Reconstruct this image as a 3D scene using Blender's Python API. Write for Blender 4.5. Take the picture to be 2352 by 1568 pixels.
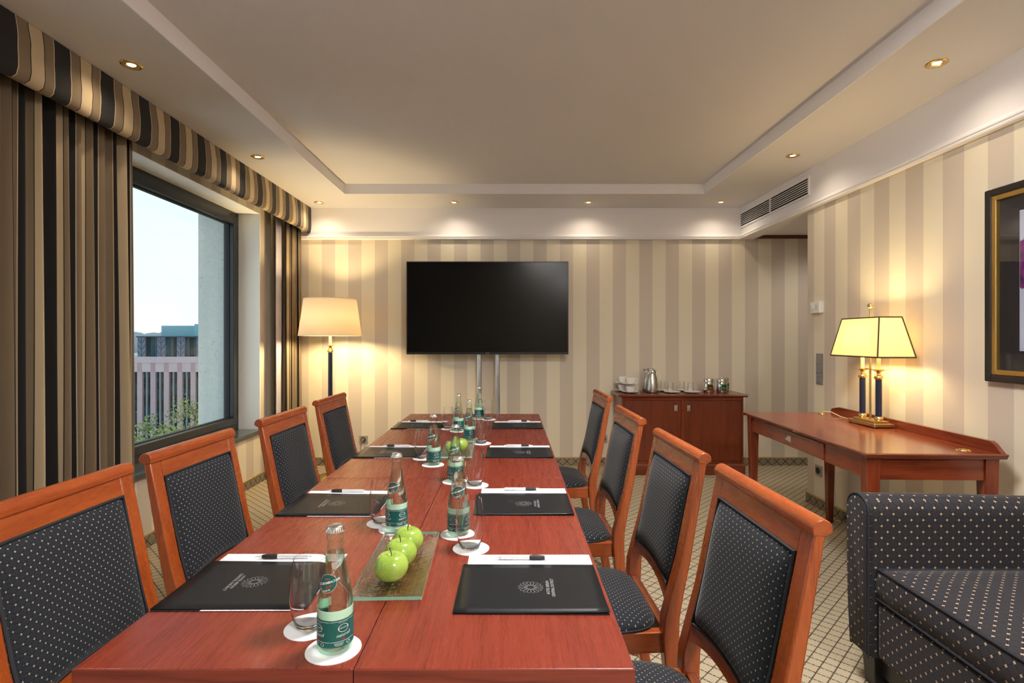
import bpy, bmesh, math, random
from mathutils import Vector, Matrix
random.seed(7)
PI = math.pi
for o in list(bpy.data.objects): bpy.data.objects.remove(o, do_unlink=True)
S = bpy.context.scene
COL = S.collection

# ------------------------------------------------------------------ camera, sky, exposure
cam = bpy.data.cameras.new('camera'); camo = bpy.data.objects.new('camera', cam); COL.objects.link(camo)
F = 1240.0; CH = 1.28
cam.sensor_width = 36.0; cam.lens = 36.0 * F / 2352.0
cam.shift_x = 4 / 2352.0; cam.shift_y = -7 / 2352.0
cam.clip_start = 0.02; cam.clip_end = 2000
camo.location = (0, 0, CH); camo.rotation_euler = (PI / 2, 0, 0)
S.camera = camo
S.view_settings.view_transform = 'Standard'; S.view_settings.look = 'None'
S.view_settings.gamma = 1.0; S.view_settings.use_curve_mapping = False
S.view_settings.exposure = 0.22
SKY_STRENGTH = 1.2
SPOT_W = 9.0
CEILING_LAMP = 66.0
WARM = (1.0, 0.84, 0.63)
S.cycles.use_denoising = True
S.cycles.max_bounces = 9; S.cycles.diffuse_bounces = 4; S.cycles.glossy_bounces = 4
S.cycles.use_adaptive_sampling = True; S.cycles.adaptive_threshold = 0.09; S.cycles.adaptive_min_samples = 16
S.cycles.transmission_bounces = 8; S.cycles.transparent_max_bounces = 24
S.cycles.sample_clamp_indirect = 6.0
S.cycles.blur_glossy = 0.5
world = bpy.data.worlds.new('sky'); S.world = world; world.use_nodes = True
wt = world.node_tree; wt.nodes.clear()
w_out = wt.nodes.new('ShaderNodeOutputWorld'); w_bg = wt.nodes.new('ShaderNodeBackground')
w_tc = wt.nodes.new('ShaderNodeTexCoord'); w_sep = wt.nodes.new('ShaderNodeSeparateXYZ'); w_ramp = wt.nodes.new('ShaderNodeValToRGB')
wt.links.new(w_tc.outputs['Generated'], w_sep.inputs[0]); wt.links.new(w_sep.outputs['Z'], w_ramp.inputs[0])
w_ramp.color_ramp.elements[0].position = 0.0; w_ramp.color_ramp.elements[0].color = (0.78, 0.88, 0.93, 1)
w_ramp.color_ramp.elements[1].position = 0.6; w_ramp.color_ramp.elements[1].color = (0.52, 0.79, 0.98, 1)
wt.links.new(w_ramp.outputs[0], w_bg.inputs[0]); w_bg.inputs[1].default_value = SKY_STRENGTH
wt.links.new(w_bg.outputs[0], w_out.inputs[0])

# ------------------------------------------------------------------ mesh helpers
class MB:
    def __init__(s): s.v = []; s.f = []
    def add(s, vs, fs):
        b = len(s.v); s.v += [tuple(p) for p in vs]; s.f += [tuple(b + i for i in q) for q in fs]; return s
    def box(s, x0, x1, y0, y1, z0, z1):
        return s.add([(x0,y0,z0),(x1,y0,z0),(x1,y1,z0),(x0,y1,z0),(x0,y0,z1),(x1,y0,z1),(x1,y1,z1),(x0,y1,z1)],
                     [(0,3,2,1),(4,5,6,7),(0,1,5,4),(1,2,6,5),(2,3,7,6),(3,0,4,7)])
    def taper(s, c0, h0, c1, h1):
        # frustum between two axis-aligned rectangles: centre (x,y,z), half sizes (hx,hy)
        vs = []
        for c, h in ((c0, h0), (c1, h1)):
            for a, b in ((-1,-1),(1,-1),(1,1),(-1,1)): vs.append((c[0]+a*h[0], c[1]+b*h[1], c[2]))
        return s.add(vs, [(0,3,2,1),(4,5,6,7),(0,1,5,4),(1,2,6,5),(2,3,7,6),(3,0,4,7)])
    def prism(s, poly, axis, a, b):
        n = len(poly)
        def P(p, t):
            if axis == 'x': return (t, p[0], p[1])
            if axis == 'y': return (p[0], t, p[1])
            return (p[0], p[1], t)
        vs = [P(p, a) for p in poly] + [P(p, b) for p in poly]
        fs = [tuple(range(n))[::-1], tuple(range(n, 2*n))] + [(i, (i+1) % n, n + (i+1) % n, n + i) for i in range(n)]
        return s.add(vs, fs)
    def lathe(s, prof, n=24, c=(0,0,0), a0=0.0, a1=2*PI):
        full = abs(a1 - a0 - 2*PI) < 1e-6; m = n if full else n + 1
        b = len(s.v); ring = []
        for r, z in prof:
            if r < 1e-7: ring.append([len(s.v)]); s.v.append((c[0], c[1], c[2] + z))
            else:
                ring.append(list(range(len(s.v), len(s.v) + m)))
                for i in range(m):
                    a = a0 + (a1 - a0) * i / n
                    s.v.append((c[0] + r*math.cos(a), c[1] + r*math.sin(a), c[2] + z))
        for k in range(len(prof) - 1):
            p, q = ring[k], ring[k+1]
            for i in range(n):
                j = (i + 1) % m
                if len(p) == 1 and len(q) == 1: continue
                if len(p) == 1: s.f.append((p[0], q[j], q[i]))
                elif len(q) == 1: s.f.append((p[i], p[j], q[0]))
                else: s.f.append((p[i], p[j], q[j], q[i]))
        return s
    def tube(s, pts, r, n=8, closed=False, cap=True):
        pts = [Vector(p) for p in pts]; m = len(pts)
        rr = r if isinstance(r, (list, tuple)) else [r]*m
        T = []
        for i in range(m):
            if closed: t = pts[(i+1) % m] - pts[i-1]
            else: t = pts[min(i+1, m-1)] - pts[max(i-1, 0)]
            T.append(t.normalized())
        u = T[0].orthogonal().normalized(); rings = []
        for i in range(m):
            u = (u - T[i]*u.dot(T[i])); u = u.normalized() if u.length > 1e-9 else T[i].orthogonal().normalized()
            w = T[i].cross(u); b = len(s.v)
            for k in range(n):
                a = 2*PI*k/n; s.v.append(tuple(pts[i] + (u*math.cos(a) + w*math.sin(a))*rr[i]))
            rings.append(b)
        for i in range(m if closed else m - 1):
            p, q = rings[i], rings[(i+1) % m]
            for k in range(n): s.f.append((p+k, p+(k+1) % n, q+(k+1) % n, q+k))
        if not closed and cap:
            s.f.append(tuple(rings[0]+k for k in range(n))[::-1]); s.f.append(tuple(rings[-1]+k for k in range(n)))
        return s
    def sweep(s, sections, closed=False, cap=True):
        # sections: list of equal-length point loops
        m = len(sections[0]); bs = []
        for sec in sections: bs.append(len(s.v)); s.v += [tuple(p) for p in sec]
        k = len(sections)
        for i in range(k if closed else k - 1):
            p, q = bs[i], bs[(i+1) % k]
            for j in range(m): s.f.append((p+j, p+(j+1) % m, q+(j+1) % m, q+j))
        if cap and not closed:
            s.f.append(tuple(bs[0]+j for j in range(m))[::-1]); s.f.append(tuple(bs[-1]+j for j in range(m)))
        return s
    def grid(s, fn, nu, nv):
        b = len(s.v)
        for i in range(nu + 1):
            for j in range(nv + 1): s.v.append(tuple(fn(i/nu, j/nv)))
        for i in range(nu):
            for j in range(nv):
                a = b + i*(nv+1) + j; s.f.append((a, a+nv+1, a+nv+2, a+1))
        return s
    def sphere(s, c, r, n=12, sx=1, sy=1, sz=1):
        m = n//2; prof = [(math.sin(PI*k/m), -math.cos(PI*k/m)) for k in range(m+1)]
        prof[0] = (0, -1); prof[-1] = (0, 1)
        t = MB().lathe(prof, n)
        return s.add([(c[0]+p[0]*r*sx, c[1]+p[1]*r*sy, c[2]+p[2]*r*sz) for p in t.v], t.f)
    def xf(s, fn): s.v = [tuple(fn(p)) for p in s.v]; return s
    def mesh(s, name, uvfn=None, smooth=None, recalc=True):
        me = bpy.data.meshes.new(name); me.from_pydata(s.v, [], s.f)
        if recalc:
            bm = bmesh.new(); bm.from_mesh(me); bmesh.ops.recalc_face_normals(bm, faces=bm.faces); bm.to_mesh(me); bm.free()
        uv = me.uv_layers.new(name='UVMap').data
        for p in me.polygons:
            n = p.normal; ax = max(range(3), key=lambda i: abs(n[i]))
            for li in p.loop_indices:
                co = me.vertices[me.loops[li].vertex_index].co
                if uvfn: uv[li].uv = uvfn(co, n)
                elif ax == 0: uv[li].uv = (co.y, co.z)
                elif ax == 1: uv[li].uv = (co.x, co.z)
                else: uv[li].uv = (co.x, co.y)
        if smooth is not None:
            me.polygons.foreach_set('use_smooth', [True]*len(me.polygons)); me.set_sharp_from_angle(angle=math.radians(smooth))
        return me
    def build(s, name, mat, parent=None, smooth=None, bevel=None, uvfn=None, seg=2, sub=0, loc=None, rotz=None, recalc=True):
        o = bpy.data.objects.new(name, s.mesh(name, uvfn, smooth, recalc)); COL.objects.link(o)
        o.data.materials.append(M[mat] if isinstance(mat, str) else mat)
        if parent is not None: o.parent = parent
        if bevel:
            b = o.modifiers.new('bevel', 'BEVEL'); b.width = bevel; b.segments = seg; b.limit_method = 'ANGLE'; b.angle_limit = math.radians(40)
            b.harden_normals = False
        if sub:
            m = o.modifiers.new('subdivision', 'SUBSURF'); m.levels = sub; m.render_levels = sub
        if loc is not None: o.location = loc
        if rotz is not None: o.rotation_euler = (0, 0, rotz)
        return o

def empty(name, loc=(0,0,0), rotz=0.0):
    o = bpy.data.objects.new(name, None); COL.objects.link(o); o.location = loc; o.rotation_euler = (0,0,rotz); o.empty_display_size = 0.05
    return o
def tag(o, label=None, cat=None, group=None, kind=None):
    if label: o['label'] = label
    if cat: o['category'] = cat
    if group: o['group'] = group
    if kind: o['kind'] = kind
    return o
KIDS = {}
def copy_tree(o, parent=None):
    c = o.copy(); COL.objects.link(c); c.parent = parent
    for ch in list(o.children): copy_tree(ch, c)
    return c
def place(proto, used, loc, rotz, label, cat=None, group=None):
    o = proto if not used else copy_tree(proto)
    o.location = loc; o.rotation_euler = (0, 0, rotz)
    return tag(o, label, cat, group)
def struct(o): o['kind'] = 'structure'; return o

TXT = {}
def text2d(body, size=1.0, shear=0.0, bold=0.0, spacing=1.0):
    """flat outline-filled letters centred on the origin -> (verts2d, faces)"""
    key = (body, shear, bold, spacing)
    if key not in TXT:
        cu = bpy.data.curves.new('lettering', 'FONT'); cu.body = body; cu.size = 1.0; cu.shear = shear; cu.offset = bold
        cu.space_character = spacing; cu.resolution_u = 2; cu.align_x = 'CENTER'; cu.align_y = 'CENTER'
        ob = bpy.data.objects.new('lettering', cu); COL.objects.link(ob)
        dg = bpy.context.evaluated_depsgraph_get(); dg.update()
        me = bpy.data.meshes.new_from_object(ob.evaluated_get(dg))
        TXT[key] = ([(v.co.x, v.co.y) for v in me.vertices], [tuple(p.vertices) for p in me.polygons])
        bpy.data.objects.remove(ob, do_unlink=True); bpy.data.curves.remove(cu); bpy.data.meshes.remove(me)
    v, f = TXT[key]
    return [(a*size, b*size) for a, b in v], f

# ------------------------------------------------------------------ materials
M = {}
class NT:
    def __init__(s, name):
        s.mat = bpy.data.materials.new(name); s.mat.use_nodes = True; s.t = s.mat.node_tree; s.t.nodes.clear(); M[name] = s.mat
        s.out = s.t.nodes.new('ShaderNodeOutputMaterial')
    def n(s, typ, ins=None, **props):
        nd = s.t.nodes.new('ShaderNode' + typ)
        for k, v in props.items(): setattr(nd, k, v)
        for k, v in (ins or {}).items(): s.set(nd.inputs[k], v)
        return nd
    def set(s, sock, v):
        if hasattr(v, 'is_output'): s.t.links.new(v, sock)
        elif hasattr(v, 'outputs'): s.t.links.new(v.outputs[0], sock)
        else: sock.default_value = (tuple(v) + (1,) if isinstance(v, (tuple, list)) and len(v) == 3 and sock.type == 'RGBA' else v)
    def m(s, op, a, b=0.0, c=0.0, clamp=False):
        nd = s.t.nodes.new('ShaderNodeMath'); nd.operation = op; nd.use_clamp = clamp
        s.set(nd.inputs[0], a); s.set(nd.inputs[1], b)
        if op in ('MULTIPLY_ADD', 'WRAP', 'SMOOTH_MIN', 'COMPARE'): s.set(nd.inputs[2], c)
        return nd.outputs[0]
    def mix(s, fac, a, b):
        nd = s.t.nodes.new('ShaderNodeMix'); nd.data_type = 'RGBA'; nd.clamp_factor = True
        s.set(nd.inputs[0], fac); s.set(nd.inputs[6], a); s.set(nd.inputs[7], b); return nd.outputs[2]
    def ramp(s, fac, stops, interp='LINEAR'):
        nd = s.t.nodes.new('ShaderNodeValToRGB'); s.set(nd.inputs[0], fac); cr = nd.color_ramp; cr.interpolation = interp
        while len(cr.elements) < len(stops): cr.elements.new(0.5)
        for e, (p, c) in zip(cr.elements, stops): e.position = p; e.color = tuple(c) + (1,) if len(c) == 3 else c
        return nd.outputs[0]
    def coord(s, kind='Object'): return s.n('TexCoord').outputs[kind]
    def mapping(s, vec, scale=(1,1,1), loc=(0,0,0), rot=(0,0,0)):
        return s.n('Mapping', {'Vector': vec, 'Scale': scale, 'Location': loc, 'Rotation': rot}).outputs[0]
    def noise(s, vec, scale, detail=3, rough=0.55):
        return s.n('TexNoise', {'Vector': vec, 'Scale': scale, 'Detail': detail, 'Roughness': rough}).outputs[0]
    def xyz(s, vec): nd = s.n('SeparateXYZ', {0: vec}); return nd.outputs
    def bump(s, h, strength=0.3, dist=0.002): return s.n('Bump', {'Height': h, 'Strength': strength, 'Distance': dist}).outputs[0]
    def pbr(s, color, rough=0.5, metal=0.0, normal=None, **kw):
        ins = {'Base Color': color, 'Roughness': rough, 'Metallic': metal}; ins.update(kw)
        p = s.n('BsdfPrincipled', ins)
        if normal is not None: s.set(p.inputs['Normal'], normal)
        s.t.links.new(p.outputs[0], s.out.inputs[0]); return p
    def done(s, sh): s.t.links.new(sh.outputs[0] if hasattr(sh, 'outputs') else sh, s.out.inputs[0]); return s.mat

def plain(name, color, rough=0.5, metal=0.0, **kw):
    t = NT(name); t.pbr(color, rough, metal, **kw); return t.mat
def plaster(name, color, sc=90, st=0.08):
    t = NT(name); n = t.noise(t.coord(), sc, 4)
    t.pbr(t.mix(n, tuple(c*0.97 for c in color), tuple(min(1, c*1.03) for c in color)), 0.75, normal=t.bump(n, st, 0.002)); return t.mat
def wallpaper(name, pitch, phase, light, dark):
    t = NT(name); uv = t.coord('UV'); u = t.xyz(uv)[0]
    fr = t.m('FRACT', t.m('DIVIDE', t.m('SUBTRACT', u, phase), 2*pitch))
    mask = t.m('LESS_THAN', fr, 0.5)
    fine = t.noise(t.mapping(uv, (900, 14, 1)), 1.0, 2)
    weave = t.noise(t.mapping(uv, (260, 260, 1)), 1.0, 2)
    base = t.mix(mask, light, dark)
    col = t.mix(t.m('MULTIPLY', fine, 0.22), base, tuple(c*0.72 for c in light))
    t.pbr(col, 0.55, normal=t.bump(t.m('ADD', fine, weave), 0.08, 0.001)); return t.mat
def wood(name, axis, dark, mid, light, rough=0.3, coat=0.25, scale=1.0, figure=1.0, wr=0.7, wb=0.65, ws=0.0):
    t = NT(name); co = t.coord()
    lo = {'x': (0.9, 9, 9), 'y': (9, 0.9, 9), 'z': (9, 9, 0.9)}[axis]; fi = {'x': (9, 330, 330), 'y': (330, 9, 330), 'z': (330, 330, 9)}[axis]
    a = t.noise(t.mapping(co, tuple(c*scale for c in lo)), 1.0, 5, 0.6)
    rings = t.m('FRACT', t.m('MULTIPLY', a, 7.0*figure))
    tri = t.m('ABSOLUTE', t.m('SUBTRACT', rings, 0.5))
    b = t.noise(t.mapping(co, tuple(c*scale for c in fi)), 1.0, 3, 0.6)
    f = t.m('ADD', t.m('MULTIPLY', tri, wr), t.m('MULTIPLY', b, wb))
    if ws:
        st = {'x': (1.6, 75, 75), 'y': (75, 1.6, 75), 'z': (75, 75, 1.6)}[axis]
        f = t.m('ADD', f, t.m('MULTIPLY', t.noise(t.mapping(co, st), 1.0, 3, 0.6), ws))
    col = t.ramp(f, [(0.18, dark), (0.48, mid), (0.85, light)])
    t.pbr(col, t.m('ADD', rough - 0.06, t.m('MULTIPLY', b, 0.12)), normal=t.bump(b, 0.05, 0.0006), **{'Coat Weight': coat, 'Coat Roughness': 0.12}); return t.mat
def lattice_uv(t, uv, diag, du=0.0, dv=0.0):
    x, y, _ = t.xyz(uv)
    x = t.m('DIVIDE', t.m('ADD', x, du), diag); y = t.m('DIVIDE', t.m('ADD', y, dv), diag)
    return t.m('ADD', x, y), t.m('SUBTRACT', x, y)
def dist_int(t, a): return t.m('ABSOLUTE', t.m('SUBTRACT', t.m('FRACT', t.m('ADD', a, 0.5)), 0.5))
def fabric(name, diag, base, dot, line, dsize=0.13, lw=0.05):
    t = NT(name); uv = t.coord('UV'); u, v = lattice_uv(t, uv, diag)
    du, dv = dist_int(t, u), dist_int(t, v)
    dots = t.m('LESS_THAN', t.m('MAXIMUM', du, dv), dsize)
    hole = t.m('LESS_THAN', t.m('MAXIMUM', du, dv), dsize*0.33)
    lines = t.m('LESS_THAN', t.m('MINIMUM', du, dv), lw)
    weave = t.noise(t.mapping(uv, (1400, 1400, 1)), 1.0, 2)
    big = t.noise(uv, 14.0, 2)
    b0 = t.mix(weave, tuple(c*0.6 for c in base), tuple(c*1.35 for c in base))
    c = t.mix(t.m('MULTIPLY', lines, 0.75), b0, line)
    c = t.mix(t.m('MULTIPLY', dots, t.m('SUBTRACT', 1.0, t.m('MULTIPLY', hole, 0.45))), c, dot)
    t.pbr(c, 0.85, normal=t.bump(t.m('ADD', weave, t.m('MULTIPLY', dots, 0.5)), 0.25, 0.0008), **{'Sheen Weight': 0.12, 'Sheen Roughness': 0.4, 'Specular IOR Level': 0.2}); return t.mat
def stripes(name, wob=0.0):
    """woven curtain stripes: black, taupe, cream, taupe with thin piping lines between"""
    t = NT(name); uv = t.coord('UV'); u, v, _ = t.xyz(uv)
    if wob:
        n1 = t.noise(t.mapping(uv, (1.5, 7, 1)), 1.0, 1); u = t.m('ADD', u, t.m('MULTIPLY', t.m('SUBTRACT', n1, 0.5), wob))
    fr = t.m('FRACT', t.m('DIVIDE', t.m('SUBTRACT', u, 2.369), 0.27))
    K = (0.016, 0.014, 0.014); T = (0.235, 0.17, 0.105); C = (0.58, 0.45, 0.28); L = (0.62, 0.50, 0.33)
    W = 0.016
    b1, b2, b3 = 0.325, 0.53, 0.79
    col = t.ramp(fr, [(0.0, K), (b1 - W/2, L), (b1 + W/2, T), (b2 - W/2, K), (b2 + W/2, C), (b3 - W/2, K), (b3 + W/2, T), (1 - W, L)], 'CONSTANT')
    weave = t.noise(t.mapping(uv, (900, 900, 1)), 1.0, 2)
    col = t.mix(t.m('MULTIPLY', weave, 0.35), col, tuple(0.05 for _ in range(3)))
    t.pbr(col, 0.8, normal=t.bump(weave, 0.15, 0.0008), **{'Sheen Weight': 0.1, 'Specular IOR Level': 0.1}); return t.mat
def thin_glass(name, tint, edge, rough=0.01, bump=0.0, gl=0.9, blend=0.35, f0=0.04, pw=4.0):
    t = NT(name); lw = t.n('LayerWeight', {'Blend': blend}); fc = t.n('LayerWeight', {'Blend': 0.5})
    col = t.mix(lw.outputs['Facing'], tint, edge)
    tr = t.n('BsdfTransparent', {'Color': col}); gs = t.n('BsdfGlossy', {'Color': (gl, gl, gl), 'Roughness': rough})
    if bump:
        nz = t.noise(t.coord(), bump, 3); b = t.bump(nz, 0.8, 0.006)
        for nd in (gs, fc): t.set(nd.inputs['Normal'], b)
    fres = t.m('ADD', f0, t.m('MULTIPLY', t.m('POWER', fc.outputs['Facing'], pw), 0.9 - f0))
    mx = t.n('MixShader'); t.set(mx.inputs[0], fres); t.t.links.new(tr.outputs[0], mx.inputs[1]); t.t.links.new(gs.outputs[0], mx.inputs[2])
    return t.done(mx)

LIGHT_STR = (0.76, 0.685, 0.535); DARK_STR = (0.59, 0.51, 0.425)
wallpaper('wallpaper_far', 0.1335, -1.902, LIGHT_STR, DARK_STR)
wallpaper('wallpaper_right', 0.1370, 3.867, LIGHT_STR, DARK_STR)
wallpaper('wallpaper_left', 0.1335, 0.02, LIGHT_STR, DARK_STR)
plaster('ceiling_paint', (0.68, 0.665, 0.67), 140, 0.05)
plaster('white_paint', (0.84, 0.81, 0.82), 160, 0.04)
plaster('reveal_paint', (0.90, 0.90, 0.86), 200, 0.03)
def mk_concrete():
    t = NT('concrete'); co = t.coord(); n = t.noise(co, 30, 6, 0.7); sp = t.n('TexVoronoi', {'Vector': co, 'Scale': 34}).outputs[0]
    hole = t.m('LESS_THAN', t.m('ADD', sp, t.m('MULTIPLY', n, 0.35)), 0.27)
    c = t.mix(n, (0.50, 0.53, 0.49), (0.68, 0.70, 0.66)); c = t.mix(hole, c, (0.18, 0.19, 0.17))
    t.pbr(c, 0.9, normal=t.bump(n, 0.4, 0.01))
mk_concrete()
def mk_carpet(name, diag, lwid, base, line, uvk='UV', wob=0.0, tan=(0.42, 0.30, 0.13), dash=3.0):
    t = NT(name); uv = t.coord(uvk)
    if wob:
        nz = t.n('TexNoise', {'Vector': uv, 'Scale': 120.0, 'Detail': 1}).outputs[1]
        uv = t.n('VectorMath', {0: uv, 1: t.n('VectorMath', {0: nz, 1: (wob, wob, 0)}, operation='MULTIPLY').outputs[0]}, operation='ADD').outputs[0]
    u, v = lattice_uv(t, uv, diag); du, dv = dist_int(t, u), dist_int(t, v)
    da = t.m('GREATER_THAN', t.m('FRACT', t.m('MULTIPLY', v, dash)), 0.17); db = t.m('GREATER_THAN', t.m('FRACT', t.m('MULTIPLY', u, dash)), 0.17)
    la = t.m('LESS_THAN', du, lwid); lb = t.m('LESS_THAN', dv, lwid)
    lines = t.m('MAXIMUM', t.m('MULTIPLY', la, da), t.m('MULTIPLY', lb, db))
    any_l = t.m('MAXIMUM', la, lb)
    pile = t.noise(t.mapping(uv, (700, 700, 1)), 1.0, 2); big = t.noise(uv, 2.2, 3)
    b = t.mix(pile, tuple(c*0.68 for c in base), tuple(c*1.2 for c in base)); b = t.mix(t.m('MULTIPLY', big, 0.25), b, tuple(c*0.7 for c in base))
    c = t.mix(t.m('MULTIPLY', any_l, 0.7), b, tan); c = t.mix(t.m('MULTIPLY', lines, 0.92), c, line)
    t.pbr(c, 0.95, normal=t.bump(t.m('ADD', pile, t.m('MULTIPLY', lines, -0.6)), 0.5, 0.003), **{'Specular IOR Level': 0.1})
mk_carpet('carpet', 0.069, 0.052, (0.50, 0.42, 0.29), (0.028, 0.026, 0.03), wob=0.004)
mk_carpet('carpet_border', 0.088, 0.055, (0.30, 0.25, 0.17), (0.02, 0.018, 0.016), wob=0.003)
wood('table_wood', 'y', (0.068, 0.009, 0.006), (0.190, 0.026, 0.0125), (0.255, 0.040, 0.019), 0.28, 0.05, 1.0, 1.0, 0.28, 0.45, 0.55)
wood('table_edge', 'x', (0.075, 0.011, 0.008), (0.185, 0.028, 0.016), (0.235, 0.042, 0.024), 0.34, 0.05)
CW = ((0.255, 0.047, 0.009), (0.325, 0.066, 0.012), (0.365, 0.080, 0.015))
for ax in 'xyz': wood('chair_wood_' + ax, ax, *CW, 0.27, 0.15, 1.3, 0.7, 0.7, 0.42)
DW = ((0.12, 0.021, 0.008), (0.215, 0.040, 0.014), (0.27, 0.056, 0.020))
for ax in 'xyz': wood('desk_wood_' + ax, ax, *DW, 0.22, 0.3, 1.2, 0.6, 0.7, 0.45)
KW = ((0.105, 0.020, 0.008), (0.165, 0.032, 0.012), (0.20, 0.042, 0.016))
for ax in 'xz': wood('cabinet_wood_' + ax, ax, *KW, 0.3, 0.3, 1.0, 0.5)
plain('trim_wood', (0.12, 0.025, 0.018), 0.4)
fabric('chair_fabric', 0.0188, (0.017, 0.020, 0.027), (0.33, 0.29, 0.22), (0.007, 0.008, 0.011), 0.115, 0.06)
fabric('sofa_fabric', 0.0430, (0.028, 0.026, 0.031), (0.46, 0.34, 0.23), (0.004, 0.004, 0.008), 0.115, 0.032)
plain('sofa_piping', (0.012, 0.013, 0.022), 0.8)
plain('chair_piping', (0.013, 0.015, 0.021), 0.8)
stripes('curtain_stripes'); stripes('valance_stripes', 0.02)
plain('curtain_lining', (0.46, 0.43, 0.49), 0.8)
plain('window_frame_metal', (0.022, 0.025, 0.030), 0.3)
plain('gasket', (0.01, 0.01, 0.01), 0.6)
thin_glass('window_glass', (0.985, 0.995, 0.995), (0.94, 0.98, 0.98), f0=0.012, pw=6.0)
def mk_granite():
    t = NT('granite'); n = t.noise(t.coord(), 160, 5, 0.7); t.pbr(t.ramp(n, [(0.3, (0.02, 0.025, 0.024)), (0.7, (0.11, 0.12, 0.115))]), 0.18)
mk_granite()
plain('brass', (0.83, 0.58, 0.22), 0.22, 1.0)
plain('antique_brass', (0.62, 0.47, 0.22), 0.33, 1.0)
plain('navy_enamel', (0.012, 0.017, 0.042), 0.35)
plain('candle_sleeve', (0.85, 0.70, 0.36), 0.5)
plain('dark_braid', (0.07, 0.045, 0.025), 0.7)
plain('black_plastic', (0.012, 0.012, 0.013), 0.35)
plain('tv_screen', (0.0015, 0.0015, 0.0018), 0.21, **{'Specular IOR Level': 0.22})
plain('tv_bezel', (0.03, 0.03, 0.033), 0.3, 0.6)
plain('alu', (0.62, 0.65, 0.70), 0.3, 0.9)
plain('logo_grey', (0.55, 0.55, 0.57), 0.4)
plain('white_plastic', (0.78, 0.77, 0.74), 0.4)
plain('white_plastic_soft', (0.62, 0.62, 0.60), 0.45)
plain('steel_grey_plastic', (0.26, 0.26, 0.255), 0.35, 0.3)
plain('socket_steel', (0.45, 0.43, 0.40), 0.35, 0.5)
plain('socket_dark', (0.03, 0.028, 0.025), 0.5)
plain('pewter', (0.72, 0.67, 0.56), 0.3, 0.75)
plain('folder_black', (0.012, 0.013, 0.015), 0.40, **{'Specular IOR Level': 0.2})
plain('folder_inner', (0.02, 0.021, 0.023), 0.5)
plain('print_silver', (0.36, 0.38, 0.40), 0.5)
plain('print_grey', (0.45, 0.46, 0.48), 0.6)
plain('paper', (0.90, 0.90, 0.93), 0.7)
plain('pen_silver', (0.80, 0.81, 0.84), 0.25, 0.35)
plain('pen_grip', (0.012, 0.012, 0.013), 0.6)
plain('coaster_paper', (0.93, 0.93, 0.95), 0.85)
t_ = NT('tumbler_glass'); g_ = t_.n('BsdfGlass', {'Color': (1.0, 1.0, 1.0), 'Roughness': 0.0, 'IOR': 1.45})
tr_ = t_.n('BsdfTransparent', {'Color': (0.99, 0.99, 1.0)}); mx_ = t_.n('MixShader', {0: 0.0}); t_.t.links.new(g_.outputs[0], mx_.inputs[1]); t_.t.links.new(tr_.outputs[0], mx_.inputs[2]); t_.done(mx_)
thin_glass('bottle_glass', (0.98, 0.998, 0.985), (0.40, 0.70, 0.52), blend=0.24)
thin_glass('mug_glass', (0.985, 0.99, 0.99), (0.85, 0.88, 0.89), blend=0.12, f0=0.08, pw=2.2, gl=1.0)
thin_glass('tray_glass', (0.985, 0.997, 0.992), (0.90, 0.97, 0.95), 0.03, 70.0, blend=0.3, f0=0.07, pw=2.8, gl=1.0)
plain('tray_edge', (0.30, 0.72, 0.58), 0.12, **{'Transmission Weight': 0.35})
thin_glass('base_glass', (0.97, 0.975, 0.98), (0.75, 0.78, 0.80), 0.08, 120.0, blend=0.2, f0=0.12, pw=2.5, gl=1.0)
t_ = NT('bottle_water')
g_ = t_.n('BsdfGlass', {'Color': (0.93, 1.0, 0.95), 'Roughness': 0.0, 'IOR': 1.22}); tr_ = t_.n('BsdfTransparent', {'Color': (0.93, 1.0, 0.96)})
mx_ = t_.n('MixShader', {0: 0.45}); t_.t.links.new(g_.outputs[0], mx_.inputs[1]); t_.t.links.new(tr_.outputs[0], mx_.inputs[2]); t_.done(mx_)
plain('cap_tin', (0.72, 0.70, 0.68), 0.25, 1.0)
plain('label_teal', (0.004, 0.105, 0.100), 0.35)
plain('label_mint', (0.60, 0.86, 0.73), 0.5)
plain('label_white', (0.82, 0.86, 0.84), 0.5)
plain('label_red', (0.45, 0.02, 0.03), 0.5)
def mk_apple():
    t = NT('apple_skin'); co = t.coord(); n = t.noise(co, 22, 4); sp = t.n('TexVoronoi', {'Vector': co, 'Scale': 260}).outputs[0]
    c = t.ramp(n, [(0.3, (0.25, 0.39, 0.045)), (0.7, (0.36, 0.50, 0.09))]); c = t.mix(t.m('LESS_THAN', sp, 0.16), c, (0.62, 0.72, 0.25))
    t.pbr(c, 0.22, **{'Coat Weight': 0.3, 'Subsurface Weight': 0.12, 'Subsurface Radius': (0.01, 0.012, 0.003)})
mk_apple()
plain('apple_stem', (0.14, 0.085, 0.03), 0.8)
plain('porcelain', (0.82, 0.80, 0.76), 0.15)
plain('brushed_steel', (0.60, 0.58, 0.55), 0.27, 1.0)
plain('polished_steel', (0.75, 0.74, 0.73), 0.08, 1.0)
plain('tin_green', (0.015, 0.035, 0.015), 0.5); plain('tin_orange', (0.55, 0.17, 0.02), 0.5); plain('tin_lime', (0.10, 0.42, 0.17), 0.5); plain('tin_yellow', (0.62, 0.48, 0.04), 0.5)
plain('frame_black', (0.018, 0.016, 0.014), 0.3); plain('frame_gold', (0.62, 0.40, 0.12), 0.3, 0.9); plain('mat_board', (0.020, 0.016, 0.018), 0.6)
thin_glass('picture_glass', (0.99, 0.99, 0.99), (0.9, 0.9, 0.9))
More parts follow.
